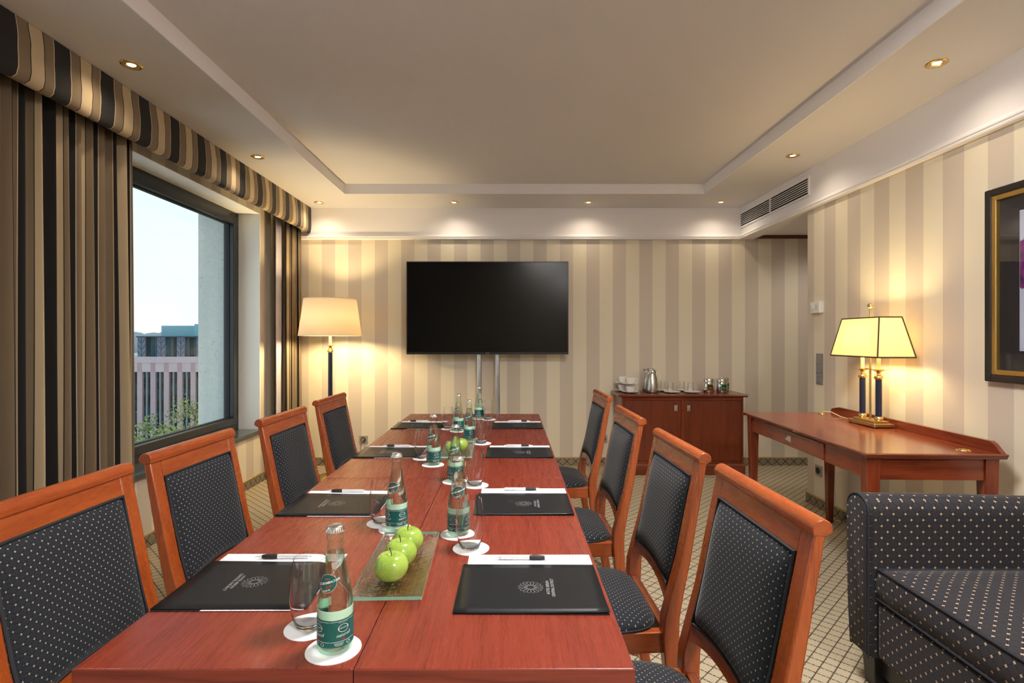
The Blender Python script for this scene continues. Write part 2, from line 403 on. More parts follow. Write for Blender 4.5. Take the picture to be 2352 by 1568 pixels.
def mk_print():
    t = NT('art_print'); uv = t.coord('UV'); x, y, _ = t.xyz(uv); n = t.noise(uv, 5, 4); n2 = t.noise(uv, 17, 5)
    d = t.m('ADD', t.m('MULTIPLY', t.m('ABSOLUTE', t.m('SUBTRACT', y, 1.66)), 4.6), t.m('MULTIPLY', t.m('SUBTRACT', n, 0.5), 1.4))
    bg = t.mix(n, (0.42, 0.47, 0.66), (0.66, 0.70, 0.82)); pet = t.ramp(n2, [(0.3, (0.05, 0.006, 0.045)), (0.6, (0.24, 0.03, 0.22)), (0.8, (0.50, 0.22, 0.42))])
    t.pbr(t.mix(t.m('LESS_THAN', d, 0.45), bg, pet), 0.6)
mk_print()
def shade_mat(name, col, tl, fac):
    t = NT(name); w = t.noise(t.mapping(t.coord(), (400, 400, 400)), 1.0, 2); c = t.mix(t.m('MULTIPLY', w, 0.12), col, tuple(k*0.75 for k in col))
    d = t.n('BsdfDiffuse', {'Color': c}); tr = t.n('BsdfTranslucent', {'Color': tl}); mx = t.n('MixShader', {0: fac})
    t.t.links.new(d.outputs[0], mx.inputs[1]); t.t.links.new(tr.outputs[0], mx.inputs[2]); t.done(mx)
shade_mat('floor_shade', (0.80, 0.77, 0.73), (0.82, 0.72, 0.55), 0.48)
shade_mat('desk_shade', (0.70, 0.63, 0.47), (0.92, 0.82, 0.58), 0.50)
def emit(name, col, st):
    t = NT(name); t.done(t.n('Emission', {'Color': col, 'Strength': st}))
emit('opal_lamp_added', (1.0, 0.97, 0.95), CEILING_LAMP); emit('opal_lamp_rear', (1.0, 0.98, 0.97), CEILING_LAMP*1.7); emit('halogen', (1.0, 0.80, 0.48), 14.0); emit('bulb_warm', (1.0, 0.72, 0.35), 10.0)
def mk_far(name, col, var=0.12, sc=0.6):
    t = NT(name); n = t.noise(t.coord(), sc, 4); t.pbr(t.mix(n, tuple(c*(1-var) for c in col), tuple(min(1, c*(1+var)) for c in col)), 0.7)
mk_far('pink_stone', (0.52, 0.36, 0.36)); mk_far('pink_stone_light', (0.58, 0.44, 0.45)); mk_far('pink_stone_deep', (0.45, 0.29, 0.29))
plain('far_glass_dark', (0.012, 0.035, 0.042), 0.5, **{'Specular IOR Level': 0.1}); plain('far_glass_teal', (0.025, 0.075, 0.09), 0.5, **{'Specular IOR Level': 0.1}); plain('far_glass_grey', (0.06, 0.09, 0.11), 0.5, **{'Specular IOR Level': 0.1})
plain('far_frame', (0.035, 0.06, 0.075), 0.5); plain('far_mullion', (0.34, 0.34, 0.36), 0.5); plain('far_panel', (0.15, 0.17, 0.23), 0.6); plain('far_penthouse', (0.16, 0.36, 0.42), 0.5); plain('far_penthouse_light', (0.20, 0.42, 0.47), 0.5)
plain('far_white', (0.75, 0.77, 0.78), 0.6)
mk_far('leaf_yellow', (0.34, 0.33, 0.09), 0.4, 1.5); mk_far('leaf_green', (0.20, 0.25, 0.08), 0.4, 1.5); plain('bark', (0.10, 0.08, 0.06), 0.9)
mk_far('woods_haze', (0.30, 0.31, 0.30), 0.25, 0.05); mk_far('asphalt', (0.12, 0.12, 0.12), 0.2, 0.3)  # distance haze is mixed into the ridge colour
# ------------------------------------------------------------------ room shell
XL, XR, YF, YB = -2.23, 2.33, 5.45, -3.6      # left wall, right wall, far wall, back wall
ZS, ZC = 2.594, 2.682                          # soffit, recessed ceiling
YO = 4.23                                      # right wall ends here, passage beyond
XP = 4.30                                      # end of the passage
struct(MB().box(XL - 0.55, XP + 0.2, YB - 0.2, YF + 0.2, -0.12, 0.0).build('floor', 'carpet'))
struct(MB().box(XL - 0.55, XP + 0.2, YF, YF + 0.12, 0.0, 2.80).build('wall_far', 'wallpaper_far'))
struct(MB().box(XL - 0.55, XP + 0.2, YB - 0.12, YB, 0.0, 2.80).build('wall_back', 'wallpaper_far'))
struct(MB().box(XR, XR + 0.12, YB, YO, 0.0, 2.70).build('wall_right', 'wallpaper_right'))
struct(MB().box(XR + 0.12, XP + 0.1, YO - 0.12, YO, 0.0, 2.70).build('wall_passage_side', 'wallpaper_far'))
struct(MB().box(XP, XP + 0.12, YO, YF, 0.0, 2.70).build('wall_passage_end', 'wallpaper_right'))
struct(MB().box(XR + 0.12, XP, YO, YF, 2.318, 2.36).build('ceiling_passage', 'white_paint'))
# ceiling: soffit ring, fascia and recessed field
x0, x1, y0, y1 = -1.512, 1.765, -2.95, 4.91
c = MB()
c.box(XL - 0.55, x0, YB - 0.1, YF + 0.1, ZS, 2.85).box(x1, XP + 0.2, YB - 0.1, YF + 0.1, ZS, 2.85)
c.box(x0, x1, YB - 0.1, y0, ZS, 2.85).box(x0, x1, y1, YF + 0.1, ZS, 2.85)
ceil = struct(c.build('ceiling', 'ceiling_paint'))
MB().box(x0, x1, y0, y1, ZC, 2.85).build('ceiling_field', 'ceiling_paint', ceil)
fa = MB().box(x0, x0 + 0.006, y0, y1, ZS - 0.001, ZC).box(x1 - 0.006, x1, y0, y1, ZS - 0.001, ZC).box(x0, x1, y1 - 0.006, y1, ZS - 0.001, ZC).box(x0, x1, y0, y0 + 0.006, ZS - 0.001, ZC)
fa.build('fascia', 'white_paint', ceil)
# frieze bands and picture rails
ZR = 2.276
struct(MB().box(XL, XR, YF - 0.012, YF, ZR, ZS).build('trim_1', 'white_paint'))
struct(MB().box(XR - 0.012, XR, YB, YF, ZR, ZS).build('trim_2', 'white_paint'))
struct(MB().box(XR, XR + 0.12, YO, YF, ZR + 0.002, ZS).build('trim_3', 'white_paint'))       # lintel over the passage
rail = [(0, 0), (0.020, 0.004), (0.024, 0.012), (0.018, 0.020), (0.026, 0.026), (0.026, 0.033), (0.014, 0.040), (0.010, 0.052), (0, 0.056)]
struct(MB().prism([(YF - 0.012 - a, ZR - 0.004 + b) for a, b in rail], 'x', XL, XR - 0.012).build('trim_4', 'white_paint', smooth=35))
struct(MB().prism([(XR - 0.012 - a, ZR - 0.004 + b) for a, b in rail], 'y', YB, YF - 0.012).build('trim_5', 'white_paint', smooth=35))
struct(MB().box(XR + 0.12, XP, YF - 0.03, YF, 2.286, 2.318).build('trim_6', 'trim_wood'))
# carpet skirting with a thin gilt strip on top
def skirting(name, x0, x1, y0, y1, along):
    b = struct(MB().box(x0, x1, y0, y1, 0.0, 0.076).build(name, 'carpet_border'))
    MB().box(x0, x1, y0, y1, 0.076, 0.085).build('cap_strip', 'skirting_cap', b)
plain('skirting_cap', (0.52, 0.38, 0.15), 0.5)
skirting('baseboard_far', XL, XP, YF - 0.010, YF, 'x')
skirting('baseboard_left', XL, XL + 0.010, YB, YF - 0.010, 'y')
skirting('baseboard_right', XR - 0.010, XR, YB, YO, 'y')
skirting('baseboard_passage', XR - 0.010, XP, YO, YO + 0.010, 'x')

# left wall with three windows
WIN = [(2.72, 4.81), (-0.45, 1.72), (-3.3, -1.35)]
ZW0, ZW1 = 0.438, 2.39
XW = XL - 0.19                                  # room face of the window frames
wl = MB(); fc = MB()
edges = [YB] + [e for w in sorted(WIN) for e in w] + [YF]
for i in range(0, len(edges), 2):
    wl.box(XL - 0.27, XL, edges[i], edges[i+1], 0, 2.70); fc.box(XL - 0.55, XL - 0.27, edges[i] - 0.0, edges[i+1], -0.5, 3.2)
for a, b in WIN:
    wl.box(XL - 0.27, XL, a, b, 0, ZW0).box(XL - 0.27, XL, a, b, ZW1, 2.70)
    fc.box(XL - 0.55, XL - 0.27, a, b, -0.5, ZW0 - 0.02).box(XL - 0.55, XL - 0.27, a, b, ZW1 + 0.03, 3.2)
struct(wl.build('wall_left', 'wallpaper_left'))
struct(fc.build('wall_facade', 'concrete'))
for k, (a, b) in enumerate(WIN):
    w = struct(empty('window_%d' % (k + 1), (XW, a, ZW0)))
    L = b - a; H = ZW1 - ZW0
    zs = 0.035                                  # sill thickness
    MB().box(-0.06, 0.215, -0.0, L, 0, zs).build('window_sill', 'granite', w, bevel=0.003)
    rv = MB().box(0.0, 0.19, L - 0.004, L + 0.0, zs, H).box(0.0, 0.19, 0, 0.004, zs, H).box(0.0, 0.19, 0.004, L - 0.004, H - 0.004, H)
    rv.build('reveal', 'reveal_paint', w)
    fw = 0.055
    fr = MB().box(-0.07, 0.0, 0, fw, zs, H).box(-0.07, 0.0, L - fw, L, zs, H).box(-0.07, 0.0, fw, L - fw, H - fw, H).box(-0.07, 0.0, fw, L - fw, zs, zs + fw)
    fr.build('window_frame', 'window_frame_metal', w, bevel=0.003)
    a0, a1, b0, b1 = fw, L - fw, zs + fw, H - fw; sw = 0.058
    sash = MB().box(-0.075, 0.014, a0, a0 + sw, b0, b1).box(-0.075, 0.014, a1 - sw, a1, b0, b1).box(-0.075, 0.014, a0 + sw, a1 - sw, b1 - sw, b1).box(-0.075, 0.014, a0 + sw, a1 - sw, b0, b0 + sw)
    sh = sash.build('window_sash', 'window_frame_metal', w, bevel=0.004)
    g = 0.008
    gk = MB().box(-0.052, -0.022, a0 + sw, a0 + sw + g, b0 + sw, b1 - sw).box(-0.052, -0.022, a1 - sw - g, a1 - sw, b0 + sw, b1 - sw)
    gk.box(-0.052, -0.022, a0 + sw, a1 - sw, b0 + sw, b0 + sw + g).box(-0.052, -0.022, a0 + sw, a1 - sw, b1 - sw - g, b1 - sw).build('gasket', 'gasket', sh)
    MB().box(-0.040, -0.034, a0 + sw + g, a1 - sw - g, b0 + sw + g, b1 - sw - g).build('pane', 'window_glass', w)
    for z in (b0 + 0.12, b1 - 0.12): MB().lathe([(0, -0.05), (0.008, -0.05), (0.008, 0.05), (0, 0.05)], 10, (0.010, a1 + 0.006, z)).build('hinge', 'window_frame_metal', w, smooth=40)

# recessed downlights in the soffit
def make_downlight():
    d = empty('downlight')
    MB().lathe([(0.019, -0.001), (0.024, -0.003), (0.030, -0.006), (0.041, -0.006), (0.047, -0.003), (0.048, 0.0), (0.020, 0.0)], 28).build('trim_ring', 'brass', d, smooth=50)
    MB().lathe([(0.0, -0.0045), (0.010, -0.004), (0.016, -0.0028), (0.019, -0.001), (0.019, 0.0), (0, 0.0)], 24).build('lens', 'halogen', d, smooth=50)
    li = bpy.data.lights.new('halogen_lamp', 'SPOT'); li.energy = SPOT_W; li.color = WARM; li.spot_size = math.radians(150); li.spot_blend = 1.0; li.shadow_soft_size = 0.03
    lo = bpy.data.objects.new('halogen_lamp', li); COL.objects.link(lo); lo.parent = d; lo.location = (0, 0, -0.012)
    return d
DL = [(-1.82, 2.594, 'nearest downlight in the soffit strip over the near window curtain'), (-1.825, 3.907, 'downlight in the soffit strip over the middle of the window'),
      (-1.848, 5.22, 'downlight in the ceiling corner over the floor lamp'), (-0.543, 5.21, 'downlight in the far soffit above the left half of the television'),
      (0.754, 5.21, 'downlight in the far soffit above the right edge of the television'), (2.03, 5.20, 'downlight in the far soffit corner beside the air vent'),
      (2.03, 3.879, 'downlight in the right soffit near the end of the air vent'), (2.037, 2.578, 'nearest downlight in the right soffit above the desk and picture'),
      (-1.82, 1.285, "downlight in the window-side soffit above the viewpoint's left"), (2.035, 1.285, "downlight in the right soffit over the sofa"), (-1.82, -0.03, "downlight in the window-side soffit level with the viewpoint"), (2.035, -0.03, "downlight in the right soffit level with the viewpoint"), (-1.82, -1.34, "downlight in the window-side soffit near the back wall"), (2.035, -1.34, "downlight in the right soffit near the back wall"), (-0.54, -3.3, "downlight in the back soffit, window side"), (0.75, -3.3, "downlight in the back soffit, desk side")]
dproto = make_downlight()
for i, (x, y, lab) in enumerate(DL):
    place(dproto, i > 0, (x, y, ZS), 0, lab or 'downlight in the soffit behind the viewpoint', 'ceiling light', 'recessed brass downlights')
pd_ = place(dproto, True, (3.0, 4.86, 2.318), 0, 'unseen downlight added in the low passage ceiling', 'ceiling light', 'recessed brass downlights')  # unseen lamp, added to light the passage

for ch in pd_.children:
    if ch.type == 'LIGHT': ch.data = ch.data.copy(); ch.data.energy = 24.0; ch.data.color = (1.0, 0.90, 0.80)
# opal ceiling lamps: rear one behind the viewpoint, front one added for light
def make_ceiling_lamp(loc, lab, em):
    cl = tag(empty('ceiling_lamp', loc), lab, 'ceiling light', 'opal ceiling lamps')
    MB().lathe([(0, 0), (0.32, 0), (0.335, -0.02), (0.335, -0.085), (0.322, -0.085), (0.315, -0.03), (0, -0.03)], 40).build('rim', 'brass', cl, smooth=45)  # deep opaque skirt, shaped to keep the glow off the ceiling
    MB().lathe([(0.305, -0.03), (0.28, -0.07), (0.20, -0.105), (0.10, -0.122), (0, -0.126)], 40).build('diffuser', em, cl, smooth=60)
make_ceiling_lamp((0.58, 1.64, ZC), 'added out-of-view opal ceiling lamp above the two nearest desk-side chairs', 'opal_lamp_added')  # added above the view to brighten the far half of the room
make_ceiling_lamp((1.30, -1.25, ZC), 'round opal ceiling lamp behind the viewpoint, mirrored in the television', 'opal_lamp_rear')

# air vent in the right frieze over the passage
v = tag(empty('air_vent', (XR - 0.012, 4.17, 2.385)), 'long white louvred air vent in the frieze above the passage', 'vent')
Lv, Hv = 5.435 - 4.17, 0.155
MB().box(-0.012, 0, 0, Lv, 0, 0.016).box(-0.012, 0, 0, Lv, Hv - 0.016, Hv).box(-0.012, 0, 0, 0.018, 0.016, Hv - 0.016).box(-0.012, 0, Lv - 0.018, Lv, 0.016, Hv - 0.016).build('vent_frame', 'white_paint', v, bevel=0.002)
MB().box(-0.010, 0, Lv/2 - 0.008, Lv/2 + 0.008, 0.016, Hv - 0.016).build('mullion', 'white_paint', v)
plain('vent_shade', (0.012, 0.011, 0.010), 0.9)
MB().box(-0.002, 0, 0.018, Lv - 0.018, 0.016, Hv - 0.016).build('shade_sheet', 'vent_shade', v)  # near-black sheet stands in for the shade between the slats
sl = None
for half in range(2):
    ya = 0.018 if half == 0 else Lv/2 + 0.008
    for k in range(6):
        if sl is None:
            sl = MB().prism([(-0.011, 0.0), (-0.010, 0.006), (-0.005, 0.006), (-0.006, 0.0)], 'y', 0, Lv/2 - 0.026).build('slat', 'white_paint', v); o = sl
        else:
            o = sl.copy(); COL.objects.link(o)
        o.location = (0, ya, 0.016 + 0.0175*(k + 1) - 0.003)

# valance along the window wall
vp = [(-0.225, 0.255), (-0.004, 0.255), (0.000, 0.22), (0.004, 0.16), (0.006, 0.10), (0.005, 0.045), (-0.002, 0.014), (-0.018, 0.001), (-0.038, 0.004), (-0.046, 0.020), (-0.046, 0.235), (-0.225, 0.235)]
va = MB()
secs = []
n = 130
for i in range(n + 1):
    y = YB + 0.05 + (5.425 - YB - 0.05)*i/n; w = 0.004*math.sin(y*9.1) + 0.003*math.sin(y*23.0)
    secs.append([(-2.0 + p[0] + (w if 0.01 < p[1] < 0.2 and p[0] > -0.03 else 0), y, ZS - 0.257 + p[1]) for p in vp])
va.sweep(secs)
tag(va.build('valance', 'valance_stripes', smooth=50, uvfn=lambda co, n: (co.y, co.z)), 'striped black taupe and cream upholstered valance above the window', 'valance')

# curtains: pleated sheets, stripe pattern runs along the cloth
def curtain(name, y0, y1, xc, amp, waves, z1, z0, mat, label, full=2.1, seed=1, flare=0.02, cat='curtain', cloth0=0.0):
    rnd = random.Random(seed); n = int(waves*14); nv = 14
    ph = [rnd.uniform(-0.5, 0.5) for _ in range(int(waves) + 2)]; am = [rnd.uniform(0.55, 1.25) for _ in range(int(waves) + 2)]
    def P(t, h):
        k = t*waves; i = int(k); a = am[i]*(1 - (k - i)) + am[min(i+1, len(am)-1)]*(k - i)
        s = math.sin(2*PI*k + ph[i]*(1 - (k-i)) + ph[min(i+1, len(ph)-1)]*(k-i)); s2 = math.sin(4*PI*k + 1.0)
        sw = (1 - h)
        x = xc + amp*(0.55 + 0.45*sw)*(a*s + 0.18*s2) + 0.006*math.sin(3*k + 4*h)*sw
        y = y0 + (y1 - y0)*t + 0.010*math.cos(2*PI*k)*a + flare*(t - 0.5)*2*sw
        return (x, y, z0 + (z1 - z0)*h)
    mb = MB(); cols = []; arc = 0.0; prev = None
    for i in range(n + 1):
        p = Vector(P(i/n, 0.5))
        if prev is not None: arc += (Vector((p.x, p.y, 0)) - Vector((prev.x, prev.y, 0))).length
        prev = p; cols.append(arc)
    mb.grid(lambda a, b: P(a, b), n, nv)
    me = bpy.data.meshes.new(name); me.from_pydata(mb.v, [], mb.f)
    uv = me.uv_layers.new(name='UVMap').data
    for p in me.polygons:
        for li in p.loop_indices:
            vi = me.loops[li].vertex_index; uv[li].uv = (cloth0 + cols[vi // (nv + 1)], mb.v[vi][2])
    me.polygons.foreach_set('use_smooth', [True]*len(me.polygons))
    o = bpy.data.objects.new(name, me); COL.objects.link(o); me.materials.append(M[mat])
    so = o.modifiers.new('cloth_thickness', 'SOLIDIFY'); so.thickness = 0.003
    return tag(o, label, cat)
curtain('curtain', 1.80, 3.00, -2.12, 0.046, 16, 2.40, 0.012, 'curtain_stripes', 'gathered striped floor-length curtain hanging at the left edge of the window', seed=4, cloth0=2.30)
curtain('curtain', 5.02, 5.40, -2.10, 0.042, 5, 2.40, 0.012, 'curtain_stripes', 'narrow bunched striped curtain in the far corner behind the floor lamp', seed=9, cloth0=2.43)
curtain('curtain_liner', 4.90, 5.01, -2.13, 0.008, 1, 2.40, 0.012, 'curtain_lining', 'plain pale lilac lining edge beside the bunched striped corner curtain', seed=2, flare=0.01)
curtain('curtain', -1.28, -0.52, -2.12, 0.034, 9, 2.40, 0.012, 'curtain_stripes', 'striped curtain between the windows behind the viewpoint', seed=12)

# ------------------------------------------------------------------ outside
D = 70.0
def ox(px, d=D): return (px - 1172)/F*d
def oz(py, d=D): return CH - (py - 777)/F*d
struct(MB().box(-260, 40, 8, 400, -24, -22).build('ground_street', 'asphalt'))
bd = tag(empty('office_building', (ox(400), D, -22)), 'pink stone office block with dark top storey outside the window', 'building')
bx, bz = bd.location.x, bd.location.z
def bpart(name, mat, xa, xb, ya, yb, za, zb, parent=bd): return MB().box(xa - bx, xb - bx, ya - D, yb - D, za - bz, zb - bz).build(name, mat, parent)
xa, xe = ox(262), ox(540)
bpart('core', 'far_glass_dark', xa, xe, D + 0.5, D + 25, -22, oz(822))
bpart('band', 'pink_stone_light', xa, xe, D - 0.05, D + 0.5, oz(833), oz(819))
st = [326.3 + 30.65*k for k in range(-2, 7)]; sw = 19.2
mats3 = ['pink_stone_light', 'pink_stone', 'pink_stone_deep']
for i, p in enumerate(st):
    bpart('pier', 'pink_stone', ox(p + sw), ox(p + 30.65), D, D + 0.5, -22, oz(854))
    bpart('panel', 'pink_stone_light', ox(p), ox(p + sw), D, D + 0.5, oz(854), oz(833))
    bpart('panel', 'pink_stone_deep', ox(p + sw), ox(p + 30.65), D, D + 0.5, oz(854), oz(833))
    wn = MB().box(ox(p + 8.7) - bx, ox(p + 10.5) - bx, 0.05, 0.4, -22 - bz, oz(854) - bz).build('window', 'far_mullion', bd)
    if not (-1 < i < 8): continue
    py = 854.0; r = 0
    while py < 1010:
        for c0, c1 in ((0.4, 8.3), (10.9, 18.8)):
            bpart('pane', ['far_glass_dark', 'far_glass_dark', 'far_glass_teal'][(r*2 + i) % 3] if r % 4 != 3 else 'far_glass_teal', ox(p + c0), ox(p + c1), D + 0.30, D + 0.36, oz(py + 12.6), oz(py + 0.6), wn)
        py += 13.2; r += 1
# dark glazed top storey with leaf-pattern piers
bpart('top_storey', 'far_frame', ox(308), xe, D + 0.9, D + 14, oz(820), oz(772))
px = 309.0; k = 0
colsx = [309 + 45.6*j for j in range(5)]
for cx_ in colsx:
    pn = bpart('leaf_pier', 'far_panel', ox(cx_), ox(cx_ + 18), D + 0.55, D + 0.9, oz(820), oz(774))
    lf = MB()
    xc_ = ox(cx_ + 9) - bx; lf.box(xc_ - 0.02, xc_ + 0.02, 0.5, 0.56, oz(819) - bz, oz(776) - bz)
    for r in range(3):
        zc = oz(817 - 14.5*r) - bz
        for sgn in (-1, 1):
            p = [(0.0, 0.0), (0.12, 0.10), (0.27, 0.30), (0.42, 0.62)]
            for a, b in zip(p, p[1:]): lf.prism([(xc_ + sgn*a[0], zc + a[1]), (xc_ + sgn*(a[0] + 0.04), zc + a[1]), (xc_ + sgn*(b[0] + 0.04), zc + b[1]), (xc_ + sgn*b[0], zc + b[1])], 'y', 0.5, 0.56)
    tag(lf.build('leaf_tracery', 'far_frame', pn), kind='stuff')
    for q in range(3):
        a = cx_ + 18.5 + q*9.1
        bpart('pane', ['far_glass_dark', 'far_glass_teal', 'far_glass_grey'][(q + k) % 3], ox(a), ox(a + 8.4), D + 0.8, D + 0.9, oz(819), oz(775))
    k += 1
bpart('eaves', 'far_frame', ox(307), xe, D + 0.4, D + 14, oz(774), oz(771.5))
bpart('penthouse', 'far_penthouse', ox(325), ox(405), D + 4, D + 13, oz(772), oz(746))
bpart('penthouse', 'far_penthouse_light', ox(405), xe, D + 4, D + 13, oz(772), oz(742))
bpart('roof_parapet', 'far_white', ox(270), ox(309), D + 1.0, D + 9, oz(820), oz(812))
for p, q in ((381, 715), (470, 725)): bpart('antenna', 'far_mullion', ox(p), ox(p + 0.7), D + 8, D + 8.05, oz(748), oz(q))
# satellite dish on a mast
dd = 30.0
ds = tag(empty('satellite_dish', (ox(306, dd), dd, -22)), 'small white satellite dish low down outside the window beside the curtain', 'dish')
zd = oz(1003, dd) + 22
dish = MB().lathe([(0.0, 0.0), (0.08, 0.006), (0.15, 0.022), (0.21, 0.05), (0.214, 0.05), (0.15, 0.030), (0, 0.012)], 24)
dish.xf(lambda p: (p[0]*0.75, -p[2] - 0.05, p[1]*1.05 + zd)).build('reflector', 'far_white', ds, smooth=40)
MB().tube([(0, -0.05, zd - 0.2), (0, -0.32, zd - 0.05)], 0.012, 6).build('arm', 'far_mullion', ds)
MB().tube([(0, 0, 0), (0, 0, zd)], 0.03, 8).build('mast', 'far_mullion', ds)
# trees in front of the office block
def tree(name, px, top, d, rad, n, mat, label, seed):
    rnd = random.Random(seed); x = ox(px, d); zt = oz(top, d); t = empty(name, (x, d, -22)); H = zt + 22
    tr = MB(); tr.tube([(0, 0, 0), (0.1, 0, H*0.4), (-0.1, 0.1, H*0.7), (0.1, 0, H*0.95)], [0.22, 0.17, 0.10, 0.03], 7); tr.build('trunk', 'bark', t)
    br = MB(); tips = []
    for k in range(26):
        h0 = H*(0.55 + 0.4*rnd.random()); a = rnd.uniform(0, 2*PI); l = rad*rnd.uniform(0.5, 1.0)*(1.25 - (h0/H - 0.5))
        p1 = (math.cos(a)*l*0.5, math.sin(a)*l*0.5, h0 + l*0.28); p2 = (math.cos(a)*l, math.sin(a)*l, h0 + l*0.45*rnd.uniform(0.3, 1))
        br.tube([(0, 0, h0), p1, p2], [0.05, 0.03, 0.012], 5); tips += [p1, p2, tuple((a_ + b_)/2 for a_, b_ in zip(p1, p2))]
    tag(br.build('branches', 'bark', t), kind='stuff')
    fo = MB()
    for k in range(n):
        c = rnd.choice(tips); s = rnd.uniform(0.06, 0.15); p = Vector([c[i] + rnd.gauss(0, 0.42) for i in range(3)])
        u = Vector([rnd.gauss(0, 1) for _ in range(3)]).normalized(); w = u.orthogonal().normalized()
        fo.add([p - u*s, p + w*s*0.6, p + u*s, p - w*s*0.6], [(0, 1, 2, 3)])
    tag(fo.build('foliage', mat, t, recalc=False), kind='stuff')
    tag(t, label, 'tree', 'street trees outside the window')
tree('street_tree', 446, 912, 48, 2.7, 2600, 'leaf_yellow', 'tallest yellowing tree outside the window next to the concrete jamb', 3)
tree('street_tree', 372, 955, 41, 2.0, 2200, 'leaf_green', 'thin green tree outside in front of the office block middle windows', 5)
tree('street_tree', 416, 968, 34, 2.0, 2600, 'leaf_yellow', 'low yellow-green tree outside above the window frame bottom', 8)
tree('street_tree', 340, 990, 27, 1.5, 1800, 'leaf_green', 'lowest treetop outside beside the satellite dish', 11)
hl = MB(); rnd = random.Random(1)
for i in range(60):
    x = ox(150, 300) + i*2.2; hl.sphere((x, 300 + rnd.uniform(-6, 6), oz(790, 300) - 6 + rnd.uniform(-2, 3)), 8 + rnd.uniform(0, 3), 20)
tag(hl.build('distant_woods', 'woods_haze', smooth=60), 'distant wooded ridge with haze painted in, left of the office block roof', 'trees', kind='stuff')
# ------------------------------------------------------------------ conference tables
XT0, XTM, XT1 = -0.716, -0.256, 0.204
ZT = 0.74
TABLES = [(XT0, XTM - 0.001, 0.881, 2.0855, -0.37, 'near window-side conference table with the nearest bottle and glass'), (XTM + 0.001, XT1, 0.881, 2.0855, -0.14, 'near conference table on the desk side with two folders'),
          (XT0, XTM - 0.001, 2.0875, 3.87, -0.37, 'far window-side conference table beyond the cross seam'), (XTM + 0.001, XT1, 2.0875, 3.87, -0.14, 'far conference table on the desk side beyond the cross seam')]
plain('leg_metal', (0.30, 0.30, 0.31), 0.35, 0.8)
for xa, xb, ya, yb, xl, lab in TABLES:
    t = tag(empty('conference_table', ((xa + xb)/2, (ya + yb)/2, 0)), lab, 'table', 'red-brown laminate conference tables pushed together'); ex, ey = t.location.x, t.location.y
    top = MB().box(xa - ex + 0.002, xb - ex - 0.002, ya - ey + 0.002, yb - ey - 0.002, ZT - 0.028, ZT).build('table_top', 'table_wood', t, bevel=0.0012)
    eb = MB().box(xa - ex, xb - ex, ya - ey, ya - ey + 0.002, ZT - 0.028, ZT - 0.001).box(xa - ex, xb - ex, yb - ey - 0.002, yb - ey, ZT - 0.028, ZT - 0.001)
    eb.box(xa - ex, xa - ex + 0.002, ya - ey + 0.002, yb - ey - 0.002, ZT - 0.028, ZT - 0.001).box(xb - ex - 0.002, xb - ex, ya - ey + 0.002, yb - ey - 0.002, ZT - 0.028, ZT - 0.001)
    eb.build('edge_band', 'table_edge', top)
    for yy in (ya + 0.16, yb - 0.16):
        l = MB().box(xl - ex - 0.025, xl - ex + 0.025, yy - ey - 0.03, yy - ey + 0.03, 0.03, ZT - 0.028).build('leg', 'leg_metal', t, bevel=0.004)
        MB().box(xl - ex - 0.09, xl - ex + 0.09, yy - ey - 0.03, yy - ey + 0.03, 0.0, 0.03).build('foot', 'leg_metal', l, bevel=0.004)

